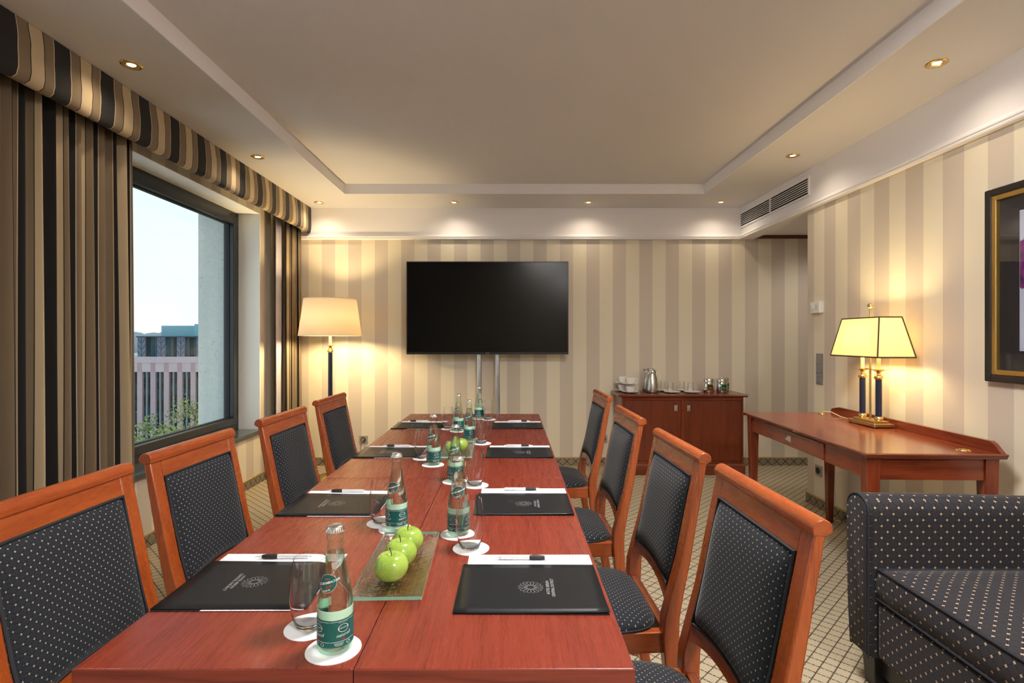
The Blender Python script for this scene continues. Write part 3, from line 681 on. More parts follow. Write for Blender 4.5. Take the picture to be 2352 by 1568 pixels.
# ------------------------------------------------------------------ chairs
def lerp_tab(tab, z):
    for (z0, a0, b0), (z1, a1, b1) in zip(tab, tab[1:]):
        if z <= z1:
            t = (z - z0)/(z1 - z0); t = max(0, t); return a0 + (a1 - a0)*t, b0 + (b1 - b0)*t
    return tab[-1][1], tab[-1][2]
POST = [(0.0, 0.075, 0.030), (0.12, 0.046, 0.033), (0.25, 0.020, 0.038), (0.36, 0.005, 0.043), (0.44, 0.0, 0.046), (0.50, 0.003, 0.044), (0.56, 0.016, 0.038), (0.66, 0.040, 0.031), (0.80, 0.066, 0.026), (0.934, 0.091, 0.021)]
CHW = 0.215; STW = 0.043
def make_chair():
    c = empty('dining_chair')
    for sgn in (-1, 1):
        secs = []
        ya, yb = (CHW - STW)*sgn, CHW*sgn
        for z, x, th in POST: secs.append([(x - th/2, ya, z), (x + th/2, ya, z), (x + th/2, yb, z), (x - th/2, yb, z)])
        MB().sweep(secs).build('back_post', 'chair_wood_z', c, bevel=0.004, seg=2, smooth=40)
        MB().taper((-0.425, 0.198*sgn, 0.0), (0.014, 0.014), (-0.425, 0.198*sgn, 0.40), (0.021, 0.021)).build('front_leg', 'chair_wood_z', c, bevel=0.003)
        MB().add([(-0.015, (0.188 - 0.022)*sgn, 0.392), (-0.44, (0.212 - 0.022)*sgn, 0.392), (-0.44, 0.212*sgn, 0.392), (-0.015, 0.195*sgn, 0.392),
                  (-0.015, (0.188 - 0.022)*sgn, 0.45), (-0.44, (0.212 - 0.022)*sgn, 0.45), (-0.44, 0.212*sgn, 0.45), (-0.015, 0.195*sgn, 0.45)],
                 [(0,3,2,1),(4,5,6,7),(0,1,5,4),(1,2,6,5),(2,3,7,6),(3,0,4,7)]).build('seat_rail', 'chair_wood_x', c, bevel=0.002)
    MB().box(-0.448, -0.424, -0.19, 0.19, 0.392, 0.45).build('seat_rail', 'chair_wood_y', c, bevel=0.002)
    MB().box(-0.012, 0.012, -0.172, 0.172, 0.392, 0.45).build('seat_rail', 'chair_wood_y', c, bevel=0.002)
    # top rail: flat board between the posts with a rolled crest that overhangs to the back
    zt = 0.934; xt, tt = lerp_tab(POST, zt); z0 = 0.886; xb, tb = lerp_tab(POST, z0)
    MB().prism([(xb - tb/2 + 0.001, z0), (xb + tb/2 - 0.001, z0), (xt + tt/2 - 0.001, zt), (xt - tt/2 + 0.001, zt)], 'y', -(CHW - STW), CHW - STW).build('top_rail', 'chair_wood_y', c, bevel=0.0015)
    prof = [(0.0765, 0.931), (0.100, 0.929)]
    for k in range(0, 13):
        a = -0.35 + (PI + 0.30)*k/12; prof.append((0.0945 + 0.0185*math.cos(a), 0.9415 + 0.0185*math.sin(a)))
    MB().prism(prof, 'y', -CHW - 0.002, CHW + 0.002).build('crest_roll', 'chair_wood_y', c, smooth=35, bevel=0.002)
    # arched lower rail of the back
    hw = CHW - STW; n = 12; secs = []
    for i in range(n + 1):
        y = -hw + 2*hw*i/n; e = 1 - (y/hw)**2; zt_ = 0.574 + 0.020*e; zb_ = 0.532 + 0.030*e
        xa, ta = lerp_tab(POST, zt_); xb_, tb_ = lerp_tab(POST, zb_)
        secs.append([(xb_ - tb_*0.42, y, zb_), (xb_ + tb_*0.42, y, zb_), (xa + ta*0.42, y, zt_), (xa - ta*0.42, y, zt_)])
    MB().sweep(secs).build('lower_rail', 'chair_wood_y', c, smooth=30, bevel=0.0015)
    # upholstered back panel
    yw = hw - 0.0005
    def front(a, b, s):
        y = -yw + 2*yw*a; zb_ = 0.572 + 0.020*(1 - (y/yw)**2); z = zb_ + (0.888 - zb_)*b; x, th = lerp_tab(POST, z)
        e = (1 - abs(2*a - 1)**6)*(1 - abs(2*b - 1)**6)
        if s < 0: return (x - th*0.30 - 0.017*e**0.5 - 0.006*e, y, z)
        return (x - th*0.30 + (0.62*th + 0.003)*e**0.35, y, z)
    up = MB().grid(lambda a, b: front(a, b, -1), 22, 20).grid(lambda a, b: front(a, b, 1), 16, 14)
    def buv(co, n):
        x, th = lerp_tab(POST, co.z)
        if abs(n.y) > 0.6: return (co.y + math.copysign(1, n.y)*(co.x - x), co.z)
        if abs(n.z) > 0.6: return (co.y, co.z + math.copysign(1, n.z)*(co.x - x))
        return (co.y, co.z)
    uo = up.build('back_cushion', 'chair_fabric', c, smooth=70, uvfn=buv)
    loop = []
    for k in range(10): loop.append(front(k/10, 0, -1))
    for k in range(10): loop.append(front(1, k/10, -1))
    for k in range(10): loop.append(front(1 - k/10, 1, -1))
    for k in range(10): loop.append(front(0, 1 - k/10, -1))
    def inset(p): return (p[0] - 0.006, p[1]*0.984, p[2]*1.0 + (0.003 if p[2] < 0.7 else -0.003))
    MB().tube([inset(p) for p in loop], 0.0038, 6, closed=True).build('piping', 'chair_piping', uo, smooth=60)
    # seat cushion
    outl = []
    for k in range(48):
        a = 2*PI*k/48; ca, sa = math.cos(a), math.sin(a); e = 0.42
        ux = math.copysign(abs(ca)**e, ca); uy = math.copysign(abs(sa)**e, sa)
        x = -0.238 + 0.222*ux; hwid = 0.222 - 0.030*((x + 0.46)/0.444); outl.append((x, hwid*uy))
    secs = []
    for r, z in ((0.02, 0.502), (0.35, 0.500), (0.6, 0.495), (0.8, 0.487), (0.92, 0.478), (0.98, 0.468), (1.0, 0.459), (1.0, 0.450), (0.9, 0.449), (0.02, 0.449)):
        secs.append([(-0.238 + (p[0] + 0.238)*r, p[1]*r, z) for p in outl])
    so = MB().sweep(secs).build('seat_cushion', 'chair_fabric', c, smooth=60, uvfn=lambda co, n: (co.x, co.y))
    MB().tube([(p[0]*1.0, p[1]*1.006, 0.4535) for p in outl], 0.0035, 6, closed=True).build('piping', 'chair_piping', so, smooth=60)
    return c
chair = make_chair()
CH_ = [(0.453, 1.168, 1.5, 'nearest chair on the desk side, large in the lower right of the table'), (0.442, 1.72, 2.0, 'second chair on the desk side counting away from the sofa'),
       (0.432, 2.39, 1.5, 'third chair on the desk side in front of the sideboard doors'), (0.452, 3.20, 1.5, 'farthest chair on the desk side left of the sideboard'),
       (-0.905, 1.182, 178.5, 'nearest chair on the window side, cut off by the left edge'), (-0.915, 1.715, 178.3, 'second chair on the window side in front of the window sill'),
       (-0.895, 2.35, 178.5, 'third chair on the window side before the window jamb'), (-0.905, 3.00, 178.5, 'farthest chair on the window side below the floor lamp')]
for i, (x, y, r, lab) in enumerate(CH_):
    place(chair, i > 0, (x, y, 0), math.radians(r), lab, 'chair', 'cherry wood dining chairs with dotted navy upholstery')

# ------------------------------------------------------------------ table settings
def annulus(mb, cx, cy, z, r0, r1, n=24):
    b = [(cx + r*math.cos(2*PI*k/n), cy + r*math.sin(2*PI*k/n), z) for r in (r0, r1) for k in range(n)]
    return mb.add(b, [(k, (k+1) % n, n + (k+1) % n, n + k) for k in range(n)])
def logo(mb, R, z, n=16, lw=0.00048):
    """outlined many-petalled flower"""
    for k in range(n):
        a = 2*PI*(k + 0.5)/n
        for side in (-1, 1):
            pts = []
            for i in range(9):
                t = i/8; r = R*(0.26 + 0.74*t); w = side*R*0.20*math.sin(PI*t**1.15)**1.0*(0.35 + 0.65*t)
                pts.append((r*math.cos(a) - w*math.sin(a), r*math.sin(a) + w*math.cos(a)))
            for p, q in zip(pts, pts[1:]):
                dx, dy = q[0] - p[0], q[1] - p[1]; l = math.hypot(dx, dy) or 1; nx, ny = -dy/l*lw/2, dx/l*lw/2
                mb.add([(p[0]+nx, p[1]+ny, z), (p[0]-nx, p[1]-ny, z), (q[0]-nx, q[1]-ny, z), (q[0]+nx, q[1]+ny, z)], [(0, 1, 2, 3)])
    return mb
def make_folder():
    # local: spine edge at -y, text top toward -x; 0.308 x 0.227
    f = empty('folder')
    MB().box(-0.154, 0.154, -0.1135, 0.1135, 0.0, 0.0008).build('back_cover', 'folder_inner', f)
    cv = MB(); nx = 10
    def cz(x, y): return 0.0034 + 0.0025*max(0, (-0.1135 - y + 0.06)/0.06)*max(0, (x + 0.02)/0.17)
    cv.grid(lambda a, b: (-0.154 + 0.308*a, -0.1135 + 0.227*b, cz(-0.154 + 0.308*a, -0.1135 + 0.227*b)), nx, nx)
    fc_ = cv.build('front_cover', 'folder_black', f, smooth=60, recalc=False)
    so = fc_.modifiers.new('board', 'SOLIDIFY'); so.thickness = 0.0009
    MB().box(-0.154, 0.154, 0.110, 0.1135, 0.0008, 0.0009).build('spine', 'folder_black', f)
    MB().box(-0.150, 0.054, 0.060, 0.1170, 0.0010, 0.0012).build('inner_sheet', 'paper', f)
    MB().box(0.055, 0.152, 0.060, 0.1168, 0.0010, 0.0012).build('inner_flap', 'folder_inner', f)
    em = MB(); logo(em, 0.0275, 0.00385)
    for body, xo in (('HOTEL BERLIN', 0.037), ('CENTRAL DISTRICT', 0.0475)):
        tv, tf = text2d(body, 0.0095)
        em.add([(xo - b, a, 0.00385) for a, b in tv], tf)      # baseline runs along +y, letter tops toward -x
    em.xf(lambda p: (p[0] + 0.002, p[1] - 0.005, p[2]))
    em.build('emblem', 'print_silver', fc_, recalc=False)
    return f
def make_pad():
    p = empty('notepad')
    MB().box(-0.1485, 0.1485, -0.105, 0.105, 0.0, 0.0013).build('sheets', 'paper', p)
    em = MB(); logo(em, 0.012, 0.0, lw=0.0005)
    for body, xo in (('HOTEL BERLIN', 0.019), ('CENTRAL DISTRICT', 0.0235)):
        tv, tf = text2d(body, 0.0042); em.add([(xo - b, a, 0.0) for a, b in tv], tf)
    em.xf(lambda q: (q[0] + 0.108, q[1] + 0.080, 0.0014)); em.build('letterhead', 'print_grey', p, recalc=False)
    return p
def make_pen():
    # along x: button at -x, tip at +x, resting height r
    p = empty('ballpoint_pen'); R = 0.0055
    def bar(prof, name, mat, par=p):
        m = MB().lathe([(r, z) for z, r in prof], 14); return m.xf(lambda q: (q[2], q[0], q[1] + R)).build(name, mat, par, smooth=40)
    bar([(-0.060, 0), (-0.060, 0.0042), (-0.056, 0.0050), (-0.010, 0.0049), (0.014, 0.0052), (0.014, 0)], 'barrel', 'pen_silver')
    bar([(-0.071, 0), (-0.071, 0.0022), (-0.060, 0.0024), (-0.060, 0)], 'button', 'pen_silver')
    bar([(0.014, 0), (0.014, 0.0054), (0.024, 0.0062), (0.042, 0.0058), (0.051, 0.0046), (0.051, 0)], 'grip', 'pen_grip')
    bar([(0.051, 0), (0.051, 0.0040), (0.064, 0.0016), (0.070, 0.0007), (0.070, 0)], 'tip', 'pen_silver')
    MB().box(-0.058, -0.022, -0.0070, -0.0052, R - 0.0018, R + 0.0018).box(-0.058, -0.054, -0.0070, -0.003, R - 0.0018, R + 0.0018).build('clip', 'pen_silver', p, bevel=0.0004)
    return p
folder, pad, pen = make_folder(), make_pad(), make_pen()
WHERE = ['nearest', 'second', 'third', 'farthest']
RF = [(1.055, 1.28, 1.342), (1.645, 1.88, 1.935), (2.435, 2.655, 2.71), (3.22, 3.44, 3.505)]
LF = [(1.071, 1.30, 1.347), (1.637, 1.87, 1.905), (2.435, 2.655, 2.70), (3.22, 3.44, 3.505)]
RP = [(-0.039, 0.104, 1.312), (-0.032, 0.112, 1.910), (-0.028, 0.11, 2.688), (-0.011, 0.124, 3.485)]
LP = [(-0.627, -0.48, 1.318), (-0.643, -0.502, 1.886), (-0.631, -0.49, 2.68), (-0.653, -0.534, 3.485)]
i_ = 0
for side, FS, PS, xc in (('desk', RF, RP, 0.042), ('window', LF, LP, -0.561)):
    for k in range(4):
        yn, yf, yp = FS[k]; jit = random.Random(k*3 + (side == 'desk')).uniform(-0.6, 0.6)
        right = side == 'desk'
        rz = 0.0 if right else PI
        place(folder, i_ > 0, (xc, yn + 0.1135, ZT + 0.0003), rz + math.radians(jit), '%s black hotel folder on the %s side of the table' % (WHERE[k], side), 'folder', 'black hotel folders on the conference table')
        px_ = xc + (0.005 if right else 0.006)
        # the pads stick out on the far side of both rows
        pp = place(pad, i_ > 0, (px_, yp - 0.105, ZT + 0.0012), 0.0 if right else PI, 'white notepad tucked in the %s folder on the %s side' % (WHERE[k], side), 'notepad', 'white notepads in the folders')
        a, b, yy = PS[k]
        place(pen, i_ > 0, ((a + b)/2, yy, ZT + 0.0026), (0.0 if right else PI) + math.radians(jit*2), 'silver pen with black grip on the %s notepad of the %s side' % (WHERE[k], side), 'pen', 'silver ballpoint pens')
        i_ += 1

BH = 0.214
BP = [(0.0, 0.0305), (0.062, 0.0305), (0.080, 0.0300), (0.100, 0.0268), (0.125, 0.0222), (0.150, 0.0178), (0.168, 0.0150), (0.186, 0.0128), (0.2, 0.0128)]
def br_(h):
    for (h0, r0), (h1, r1) in zip(BP, BP[1:]):
        if h <= h1: return r0 + (r1 - r0)*(h - h0)/(h1 - h0)
    return BP[-1][1]
def wrap(mb, vs, fs, h0, off, rot=0.0, a0=0.0, sc=1.0):
    """wrap flat points round the bottle, angle 0 facing -y"""
    out = []
    for a, b in vs:
        a, b = a*sc, b*sc; x = a*math.cos(rot) - b*math.sin(rot); y = a*math.sin(rot) + b*math.cos(rot)
        h = h0 + y; r = br_(h) + off; t = a0 + x/max(r, 1e-4); out.append((r*math.sin(t), -r*math.cos(t), h))
    mb.add(out, fs)
def ellipse(rx, ry, n=24, inner=0.0, m=6):
    vs = []; fs = []
    for j in range(m + 1):
        s = inner + (1 - inner)*j/m
        for k in range(n): vs.append((rx*s*math.cos(2*PI*k/n), ry*s*math.sin(2*PI*k/n)))
    for j in range(m):
        for k in range(n): fs.append((j*n + k, j*n + (k+1) % n, (j+1)*n + (k+1) % n, (j+1)*n + k))
    return vs, fs
def flat_grid(w, h, nx=10, ny=3):
    vs = [(-w/2 + w*i/nx, -h/2 + h*j/ny) for i in range(nx + 1) for j in range(ny + 1)]
    return vs, [(i*(ny+1) + j, (i+1)*(ny+1) + j, (i+1)*(ny+1) + j + 1, i*(ny+1) + j + 1) for i in range(nx) for j in range(ny)]
def make_bottle():
    b = empty('water_bottle')
    out = [(0.0, 0.003), (0.020, 0.0012), (0.026, 0.0008), (0.0290, 0.0025), (0.0303, 0.006), (0.0305, 0.012)] + [(r, h) for h, r in BP[1:8]] + [(0.0132, 0.188), (0.0146, 0.190), (0.0146, 0.194), (0.0132, 0.196), (0.0132, 0.205)]
    MB().lathe(out, 40).build('glass_body', 'bottle_glass', b, smooth=50)
    wat = [(0.0, 0.006), (0.022, 0.005), (0.0275, 0.008), (0.0288, 0.014)] + [(r - 0.0018, h) for h, r in BP[1:6]] + [(br_(0.168) - 0.0018, 0.168), (0, 0.168)]
    MB().lathe(wat, 36).build('water', 'bottle_water', b, smooth=50)
    cap = MB(); secs = []
    for r, z, cr in ((0.0001, 0.2142, 0), (0.011, 0.2140, 0), (0.0132, 0.2128, 0), (0.0142, 0.2105, 0.0), (0.0150, 0.2065, 0.0006), (0.0156, 0.2035, 0.0011), (0.0140, 0.2035, 0.0)):
        secs.append([((r + cr*math.cos(21*2*PI*k/126))*math.cos(2*PI*k/126), (r + cr*math.cos(21*2*PI*k/126))*math.sin(2*PI*k/126), z) for k in range(126)])
    cap.sweep(secs, cap=False).build('crown_cap', 'cap_tin', b, smooth=60)
    A0, A1 = -PI/2 - 2.6, -PI/2 + 2.6
    lab = MB().lathe([(0.0308, 0.0150), (0.0308, 0.0610)], 44, a0=A0, a1=A1).build('label', 'label_teal', b, smooth=50, recalc=False)
    MB().lathe([(0.0301, 0.0612), (0.0301, 0.0765)], 44, a0=A0, a1=A1).build('label_margin', 'label_mint', lab, smooth=50, recalc=False)
    off = 0.00055
    wh = MB()
    for a in (-0.75, 0.75):
        for h, th in ((0.0585, 0.0006), (0.0247, 0.0006)):
            vs, fs = flat_grid(0.0450, th, 16, 1); wrap(wh, vs, fs, h, off, 0, a)
        vs, fs = ellipse(0.0092, 0.0068, 28, 0.90, 1); wrap(wh, vs, fs, 0.0465, off, 0, a)
        tv, tf = text2d('Bad Brambacher', 0.0030, 0.15, 0.01); wrap(wh, tv, tf, 0.0470, off, 0.10, a)
        tv, tf = text2d('DER GARTEN DER NATUR', 0.0014); wrap(wh, tv, tf, 0.0562, off, 0, a)
        tv, tf = text2d('naturell', 0.0082, 0.35, -0.005); wrap(wh, tv, tf, 0.0352, off, 0.06, a)
        for j in range(3):
            vs, fs = flat_grid(0.017 - 0.002*j, 0.0005, 6, 1); wrap(wh, vs, fs, 0.0222 - 0.0018*j, off, 0, a - 0.25)
        vs, fs = ellipse(0.0036, 0.0026, 16, 0.8, 1); wrap(wh, vs, fs, 0.0200, off, 0, a + 0.3)
    wh.build('label_print', 'label_white', lab, recalc=False)
    rd = MB()
    for a in (-0.75, 0.75): vs, fs = ellipse(0.0034, 0.0012, 14, 0.0, 2); wrap(rd, vs, fs, 0.0283, off, 0, a)
    rd.build('label_seal', 'label_red', lab, recalc=False)
    # slanted oval emblem printed on the shoulder
    em = MB(); HE = 0.121; rot = 0.30; AE = -0.30
    vs, fs = ellipse(0.0165, 0.0140, 30, 0.62, 4); wrap(em, vs, fs, HE, 0.0005, rot, AE)
    vs, fs = flat_grid(0.040, 0.0085, 20, 4); wrap(em, vs, fs, HE + 0.001, 0.0006, rot, AE)
    eo = em.build('shoulder_emblem', 'label_teal', b, recalc=False)
    ew = MB(); tv, tf = text2d('BAD BRAMBACHER', 0.0056, 0.2, 0.012, 0.9); wrap(ew, tv, tf, HE + 0.001, 0.0010, rot, AE)
    tv, tf = text2d('PREMIUM', 0.0034, 0, 0.012); wrap(ew, tv, tf, HE - 0.0112, 0.0010, rot, AE)
    vs, fs = ellipse(0.0172, 0.0147, 30, 0.975, 1); wrap(ew, vs, fs, HE, 0.0008, rot, AE)
    ew.build('emblem_print', 'label_white', eo, recalc=False)
    return b
def make_tumbler():
    g = empty('drinking_glass')
    outp = [(0.0, 0.0), (0.021, 0.0), (0.0245, 0.0018), (0.0275, 0.008), (0.0315, 0.022), (0.0350, 0.042), (0.0368, 0.060), (0.0366, 0.078), (0.0345, 0.100), (0.0310, 0.121), (0.0295, 0.128)]
    inp = [(0.0287, 0.128), (0.0302, 0.121), (0.0336, 0.100), (0.0357, 0.078), (0.0359, 0.060), (0.0341, 0.042), (0.0303, 0.021), (0.0255, 0.008), (0.020, 0.0052), (0.0, 0.0048)]
    MB().lathe(outp + inp, 44).build('glass_wall', 'tumbler_glass', g, smooth=50)
    return g
thin_glass('tumbler_rim', (0.80, 0.83, 0.86), (0.55, 0.58, 0.62), blend=0.3, gl=1.0)
coaster_me = None
bottle, tumbler = make_bottle(), make_tumbler()
coaster = MB().lathe([(0, 0), (0.047, 0), (0.047, 0.0012), (0, 0.0012)], 48).build('coaster', 'coaster_paper', smooth=40)
SET = [('window', [(-0.305, 0.942), (-0.3225, 1.532), (-0.328, 2.31), (-0.302, 3.15)], [(-0.376, 1.013), (-0.375, 1.583), (-0.395, 2.435), (-0.373, 3.235)]),
       ('desk', [(-0.143, 1.491), (-0.207, 2.04), (-0.217, 2.86), (-0.211, 3.64)], [(-0.104, 1.392), (-0.130, 1.987), (-0.148, 2.78), (-0.145, 3.60)])]
turn = [0, 0.0, -0.2, -0.5, 0.35, 0.0, -0.3, 0.7]
i_ = 0
for side, bs, gs in SET:
    for k in range(4):
        (bx_, by_), (gx, gy) = bs[k], gs[k]; w = WHERE[k]
        place(bottle, i_ > 0, (bx_, by_, ZT + 0.0015), turn[i_], '%s green-labelled water bottle in the %s-side row' % (w, side), 'bottle', 'capped water bottles on the conference table')
        place(tumbler, i_ > 0, (gx, gy, ZT + 0.0015), k*0.7, '%s empty drinking glass in the %s-side row' % (w, side), 'glass', 'empty tumblers on the conference table')
        for q, (x, y, what) in enumerate(((bx_, by_, 'bottle'), (gx, gy, 'drinking glass'))):
            dxy = 0.0
            if q == 1 and math.hypot(gx - bx_, gy - by_) < 0.095: pass
            o = place(coaster, i_ > 0 or q > 0, (x + (0.003 if q else -0.002), y - 0.004, ZT + 0.00005), 0, 'round white paper coaster under the %s %s of the %s side' % (w, what, side), 'coaster', 'white paper coasters')
        i_ += 1

# glass trays with green apples
def make_tray():
    t = empty('glass_tray'); hx, hy = 0.072, 0.182
    secs = []
    def rect(ax, ay, z, n=6): 
        return [(-ax + 2*ax*k/n, -ay, z) for k in range(n)] + [(ax, -ay + 2*ay*k/n, z) for k in range(n)] + [(ax - 2*ax*k/n, ay, z) for k in range(n)] + [(-ax, ay - 2*ay*k/n, z) for k in range(n)]
    th = 0.005
    prof = [(0.0, 0.006, 0.0085), (0.30, 0.006, 0.0085), (0.60, 0.0065, 0.0085), (0.66, 0.009, 0.010), (0.80, 0.016, 0.0155), (0.97, 0.0235, 0.0225), (1.0, 0.0235, 0.023)]
    ins = [0.066, 0.05, 0.032, 0.026, 0.018, 0.003, 0.0]
    for d, (_, _, zt) in zip(ins, prof): secs.append(rect(hx - d, hy - d, zt))
    secs.append(rect(hx, hy, 0.018))
    for d, (_, _, zt) in list(zip(ins, prof))[::-1][1:]: secs.append(rect(hx - d, hy - d, max(0.0, zt - th - 0.0035)))
    MB().sweep(secs).build('dish', 'tray_glass', t, smooth=35)
    MB().sweep([rect(hx + 0.0004, hy + 0.0004, 0.0232), rect(hx + 0.0004, hy + 0.0004, 0.0165)], cap=False).build('rim_edge', 'tray_edge', t, smooth=30)
    return t
def make_apple():
    a = empty('apple'); prof = []
    for k in range(25):
        th = PI*k/24; r = 0.0375*(math.sin(th))*(1 + 0.05*math.cos(th)); z = -0.0335*math.cos(th)
        if th > 2.2: z -= 0.011*((th - 2.2)/(PI - 2.2))**2*1.35
        if th < 0.7: z += 0.006*(1 - th/0.7)**2
        prof.append((max(0.0, r), z + 0.0335))
    prof[0] = (0, prof[0][1]); prof[-1] = (0, prof[-1][1])
    m = MB().lathe(prof, 36)
    m.xf(lambda p: (p[0]*(1 + 0.02*math.cos(5*math.atan2(p[1], p[0]))*(p[2]/0.06)), p[1]*(1 + 0.02*math.cos(5*math.atan2(p[1], p[0]))*(p[2]/0.06)), p[2]))
    m.build('flesh', 'apple_skin', a, smooth=80)
    MB().tube([(0, 0, 0.050), (0.001, 0, 0.060), (-0.003, 0.002, 0.072)], [0.0014, 0.0012, 0.0019], 7).build('stem', 'apple_stem', a, smooth=60)
    return a
tray, apple = make_tray(), make_apple()
place(tray, False, (-0.256, 1.262, ZT), math.radians(2.0), 'long clear glass tray holding three green apples', 'tray', 'glass apple trays')
place(tray, True, (-0.245, 2.545, ZT), math.radians(1.0), 'far clear glass tray half hidden behind water bottles', 'tray', 'glass apple trays')
AP = [(-0.262, 1.186, 0.3, 0.0, 'front green apple on the near glass tray, nearest the camera'), (-0.257, 1.264, 1.4, 0.0, 'middle green apple on the near glass tray'), (-0.254, 1.342, 2.6, 0.0, 'rear green apple on the near glass tray'),
      (-0.258, 2.47, 0.9, 0.0, 'front green apple on the far glass tray behind bottles'), (-0.236, 2.545, 2.1, 0.0, 'rear green apple on the far glass tray behind bottles')]
for i, (x, y, r, tl, lab) in enumerate(AP):
    o = place(apple, i > 0, (x, y, ZT + 0.0082), r, lab, 'apple', 'green apples on the glass trays'); o.rotation_euler[0] = tl
# ------------------------------------------------------------------ television on its stand
tvx, tvy = -0.222, 5.27
tv = tag(empty('television', (tvx, tvy, 1.125)), 'large black wide-screen television in front of the far wall', 'television')
W2, HT = 0.79, 0.905
MB().box(-W2 + 0.008, W2 - 0.008, -0.004, 0.002, 0.022, HT - 0.008).build('screen', 'tv_screen', tv)
MB().box(-W2, -W2 + 0.009, -0.008, 0.03, 0, HT).box(W2 - 0.009, W2, -0.008, 0.03, 0, HT).box(-W2 + 0.009, W2 - 0.009, -0.008, 0.03, HT - 0.009, HT).box(-W2 + 0.009, W2 - 0.009, -0.008, 0.03, 0, 0.022).build('bezel', 'tv_bezel', tv, bevel=0.001)
MB().box(-W2 + 0.02, W2 - 0.02, 0.002, 0.045, 0.03, HT - 0.03).build('rear_housing', 'black_plastic', tv, bevel=0.006)
lg = MB(); t2, f2 = text2d('LG', 0.013, 0, 0.01); lg.add([(a + 0.008, -0.0086, b + 0.011) for a, b in t2], f2)
vs, fs = ellipse(0.0055, 0.0055, 18, 0.75, 1); lg.add([(a - 0.010, -0.0086, b + 0.011) for a, b in vs], fs)
lg.build('maker_mark', 'logo_grey', tv, recalc=False)
sd = tag(empty('television_stand', (tvx, tvy + 0.09, 0)), 'silver twin-pole floor stand carrying the television', 'stand')
for dx in (-0.085, 0.095):
    MB().lathe([(0, 0.02), (0.026, 0.02), (0.026, 0.80), (0, 0.80)], 20, (dx, 0, 0)).build('pole', 'alu', sd, smooth=40)
    MB().lathe([(0, 0.80), (0.0245, 0.80), (0.0245, 1.75), (0, 1.75)], 20, (dx, 0, 0)).build('pole', 'alu', sd, smooth=40)
MB().box(-0.35, 0.36, -0.20, 0.07, 0, 0.02).build('base_plate', 'alu', sd, bevel=0.004)
MB().box(-0.22, 0.23, -0.045, -0.027, 1.40, 1.72).build('mount_plate', 'black_plastic', sd)

# ------------------------------------------------------------------ floor lamp
flx, fly = -1.650, 4.95
fl = tag(empty('floor_lamp', (flx, fly, 0)), 'lit floor lamp with cream drum shade and navy stem', 'lamp')
MB().lathe([(0, 0), (0.15, 0), (0.152, 0.012), (0.13, 0.024), (0.05, 0.034), (0.024, 0.06), (0.021, 0.08), (0, 0.08)], 36).build('base', 'antique_brass', fl, smooth=40)
MB().lathe([(0, 0.08), (0.0205, 0.08), (0.0195, 1.150), (0, 1.150)], 20).build('stem', 'navy_enamel', fl, smooth=40)
MB().lathe([(0, 1.150), (0.020, 1.150), (0.026, 1.158), (0.024, 1.170), (0.016, 1.182), (0.012, 1.195), (0.016, 1.206), (0.032, 1.212), (0.032, 1.215), (0.010, 1.218), (0, 1.218)], 24).build('collar', 'brass', fl, smooth=45)
MB().lathe([(0, 1.217), (0.0125, 1.217), (0.0125, 1.34), (0, 1.34)], 16).build('candle_sleeve', 'candle_sleeve', fl, smooth=45)
MB().sphere((0, 0, 1.475), 0.022, 16, 1, 1, 1.2).build('bulb', 'bulb_warm', fl, smooth=80)
sh = MB().lathe([(0.278, 1.306), (0.232, 1.640)], 56).build('shade', 'floor_shade', fl, smooth=60, recalc=False)
so = sh.modifiers.new('paper', 'SOLIDIFY'); so.thickness = 0.002
MB().tube([(0.2785*math.cos(2*PI*k/56), 0.2785*math.sin(2*PI*k/56), 1.306) for k in range(56)], 0.0028, 6, closed=True).build('shade_hem', 'floor_shade', sh, smooth=60)
MB().tube([(0.2325*math.cos(2*PI*k/56), 0.2325*math.sin(2*PI*k/56), 1.640) for k in range(56)], 0.0028, 6, closed=True).build('shade_hem', 'floor_shade', sh, smooth=60)
sp = MB()
for a in (0, 2*PI/3, 4*PI/3): sp.tube([(0.01*math.cos(a), 0.01*math.sin(a), 1.345), (0.277*math.cos(a), 0.277*math.sin(a), 1.312)], 0.0022, 6)
sp.build('spider', 'brass', fl)
def point(name, parent, loc, W, col, r=0.03):
    li = bpy.data.lights.new(name, 'POINT'); li.energy = W; li.color = col; li.shadow_soft_size = r
    lo = bpy.data.objects.new(name, li); COL.objects.link(lo); lo.parent = parent; lo.location = loc; return lo
point('bulb_light', fl, (0, 0, 1.415), 48, (1.0, 0.74, 0.38), 0.06)

# ------------------------------------------------------------------ sideboard
sx0, sx1, sy0, sy1 = 1.047, 2.190, 5.07, 5.438
sb = tag(empty('sideboard', ((sx0 + sx1)/2, sy0, 0)), 'low dark cherry sideboard with two doors against the far wall', 'sideboard'); ex = sb.location.x; hw = (sx1 - sx0)/2; dp = sy1 - sy0
MB().prism([(-0.038, 0.738), (-0.040, 0.745), (-0.030, 0.757), (dp, 0.757), (dp, 0.727), (-0.012, 0.727)], 'x', -hw - 0.030, hw + 0.030).build('top_board', 'cabinet_wood_x', sb, bevel=0.002)
MB().prism([(-hw - 0.036, 0.741), (-hw - 0.030, 0.7565), (-hw - 0.0295, 0.727), (-hw - 0.012, 0.727)], 'y', -0.01, dp).build('top_moulding', 'cabinet_wood_x', sb)
MB().box(-hw, -hw + 0.018, 0, dp, 0.10, 0.727).build('side_panel', 'cabinet_wood_z', sb, bevel=0.001)
MB().box(hw - 0.018, hw, 0, dp, 0.10, 0.727).build('side_panel', 'cabinet_wood_z', sb, bevel=0.001)
MB().box(-0.012, 0.012, 0.0, dp - 0.02, 0.125, 0.70).build('divider', 'desk_wood_z', sb, bevel=0.001)
MB().box(-hw + 0.018, hw - 0.018, 0.0, 0.02, 0.70, 0.727).build('head_rail', 'desk_wood_x', sb, bevel=0.001)
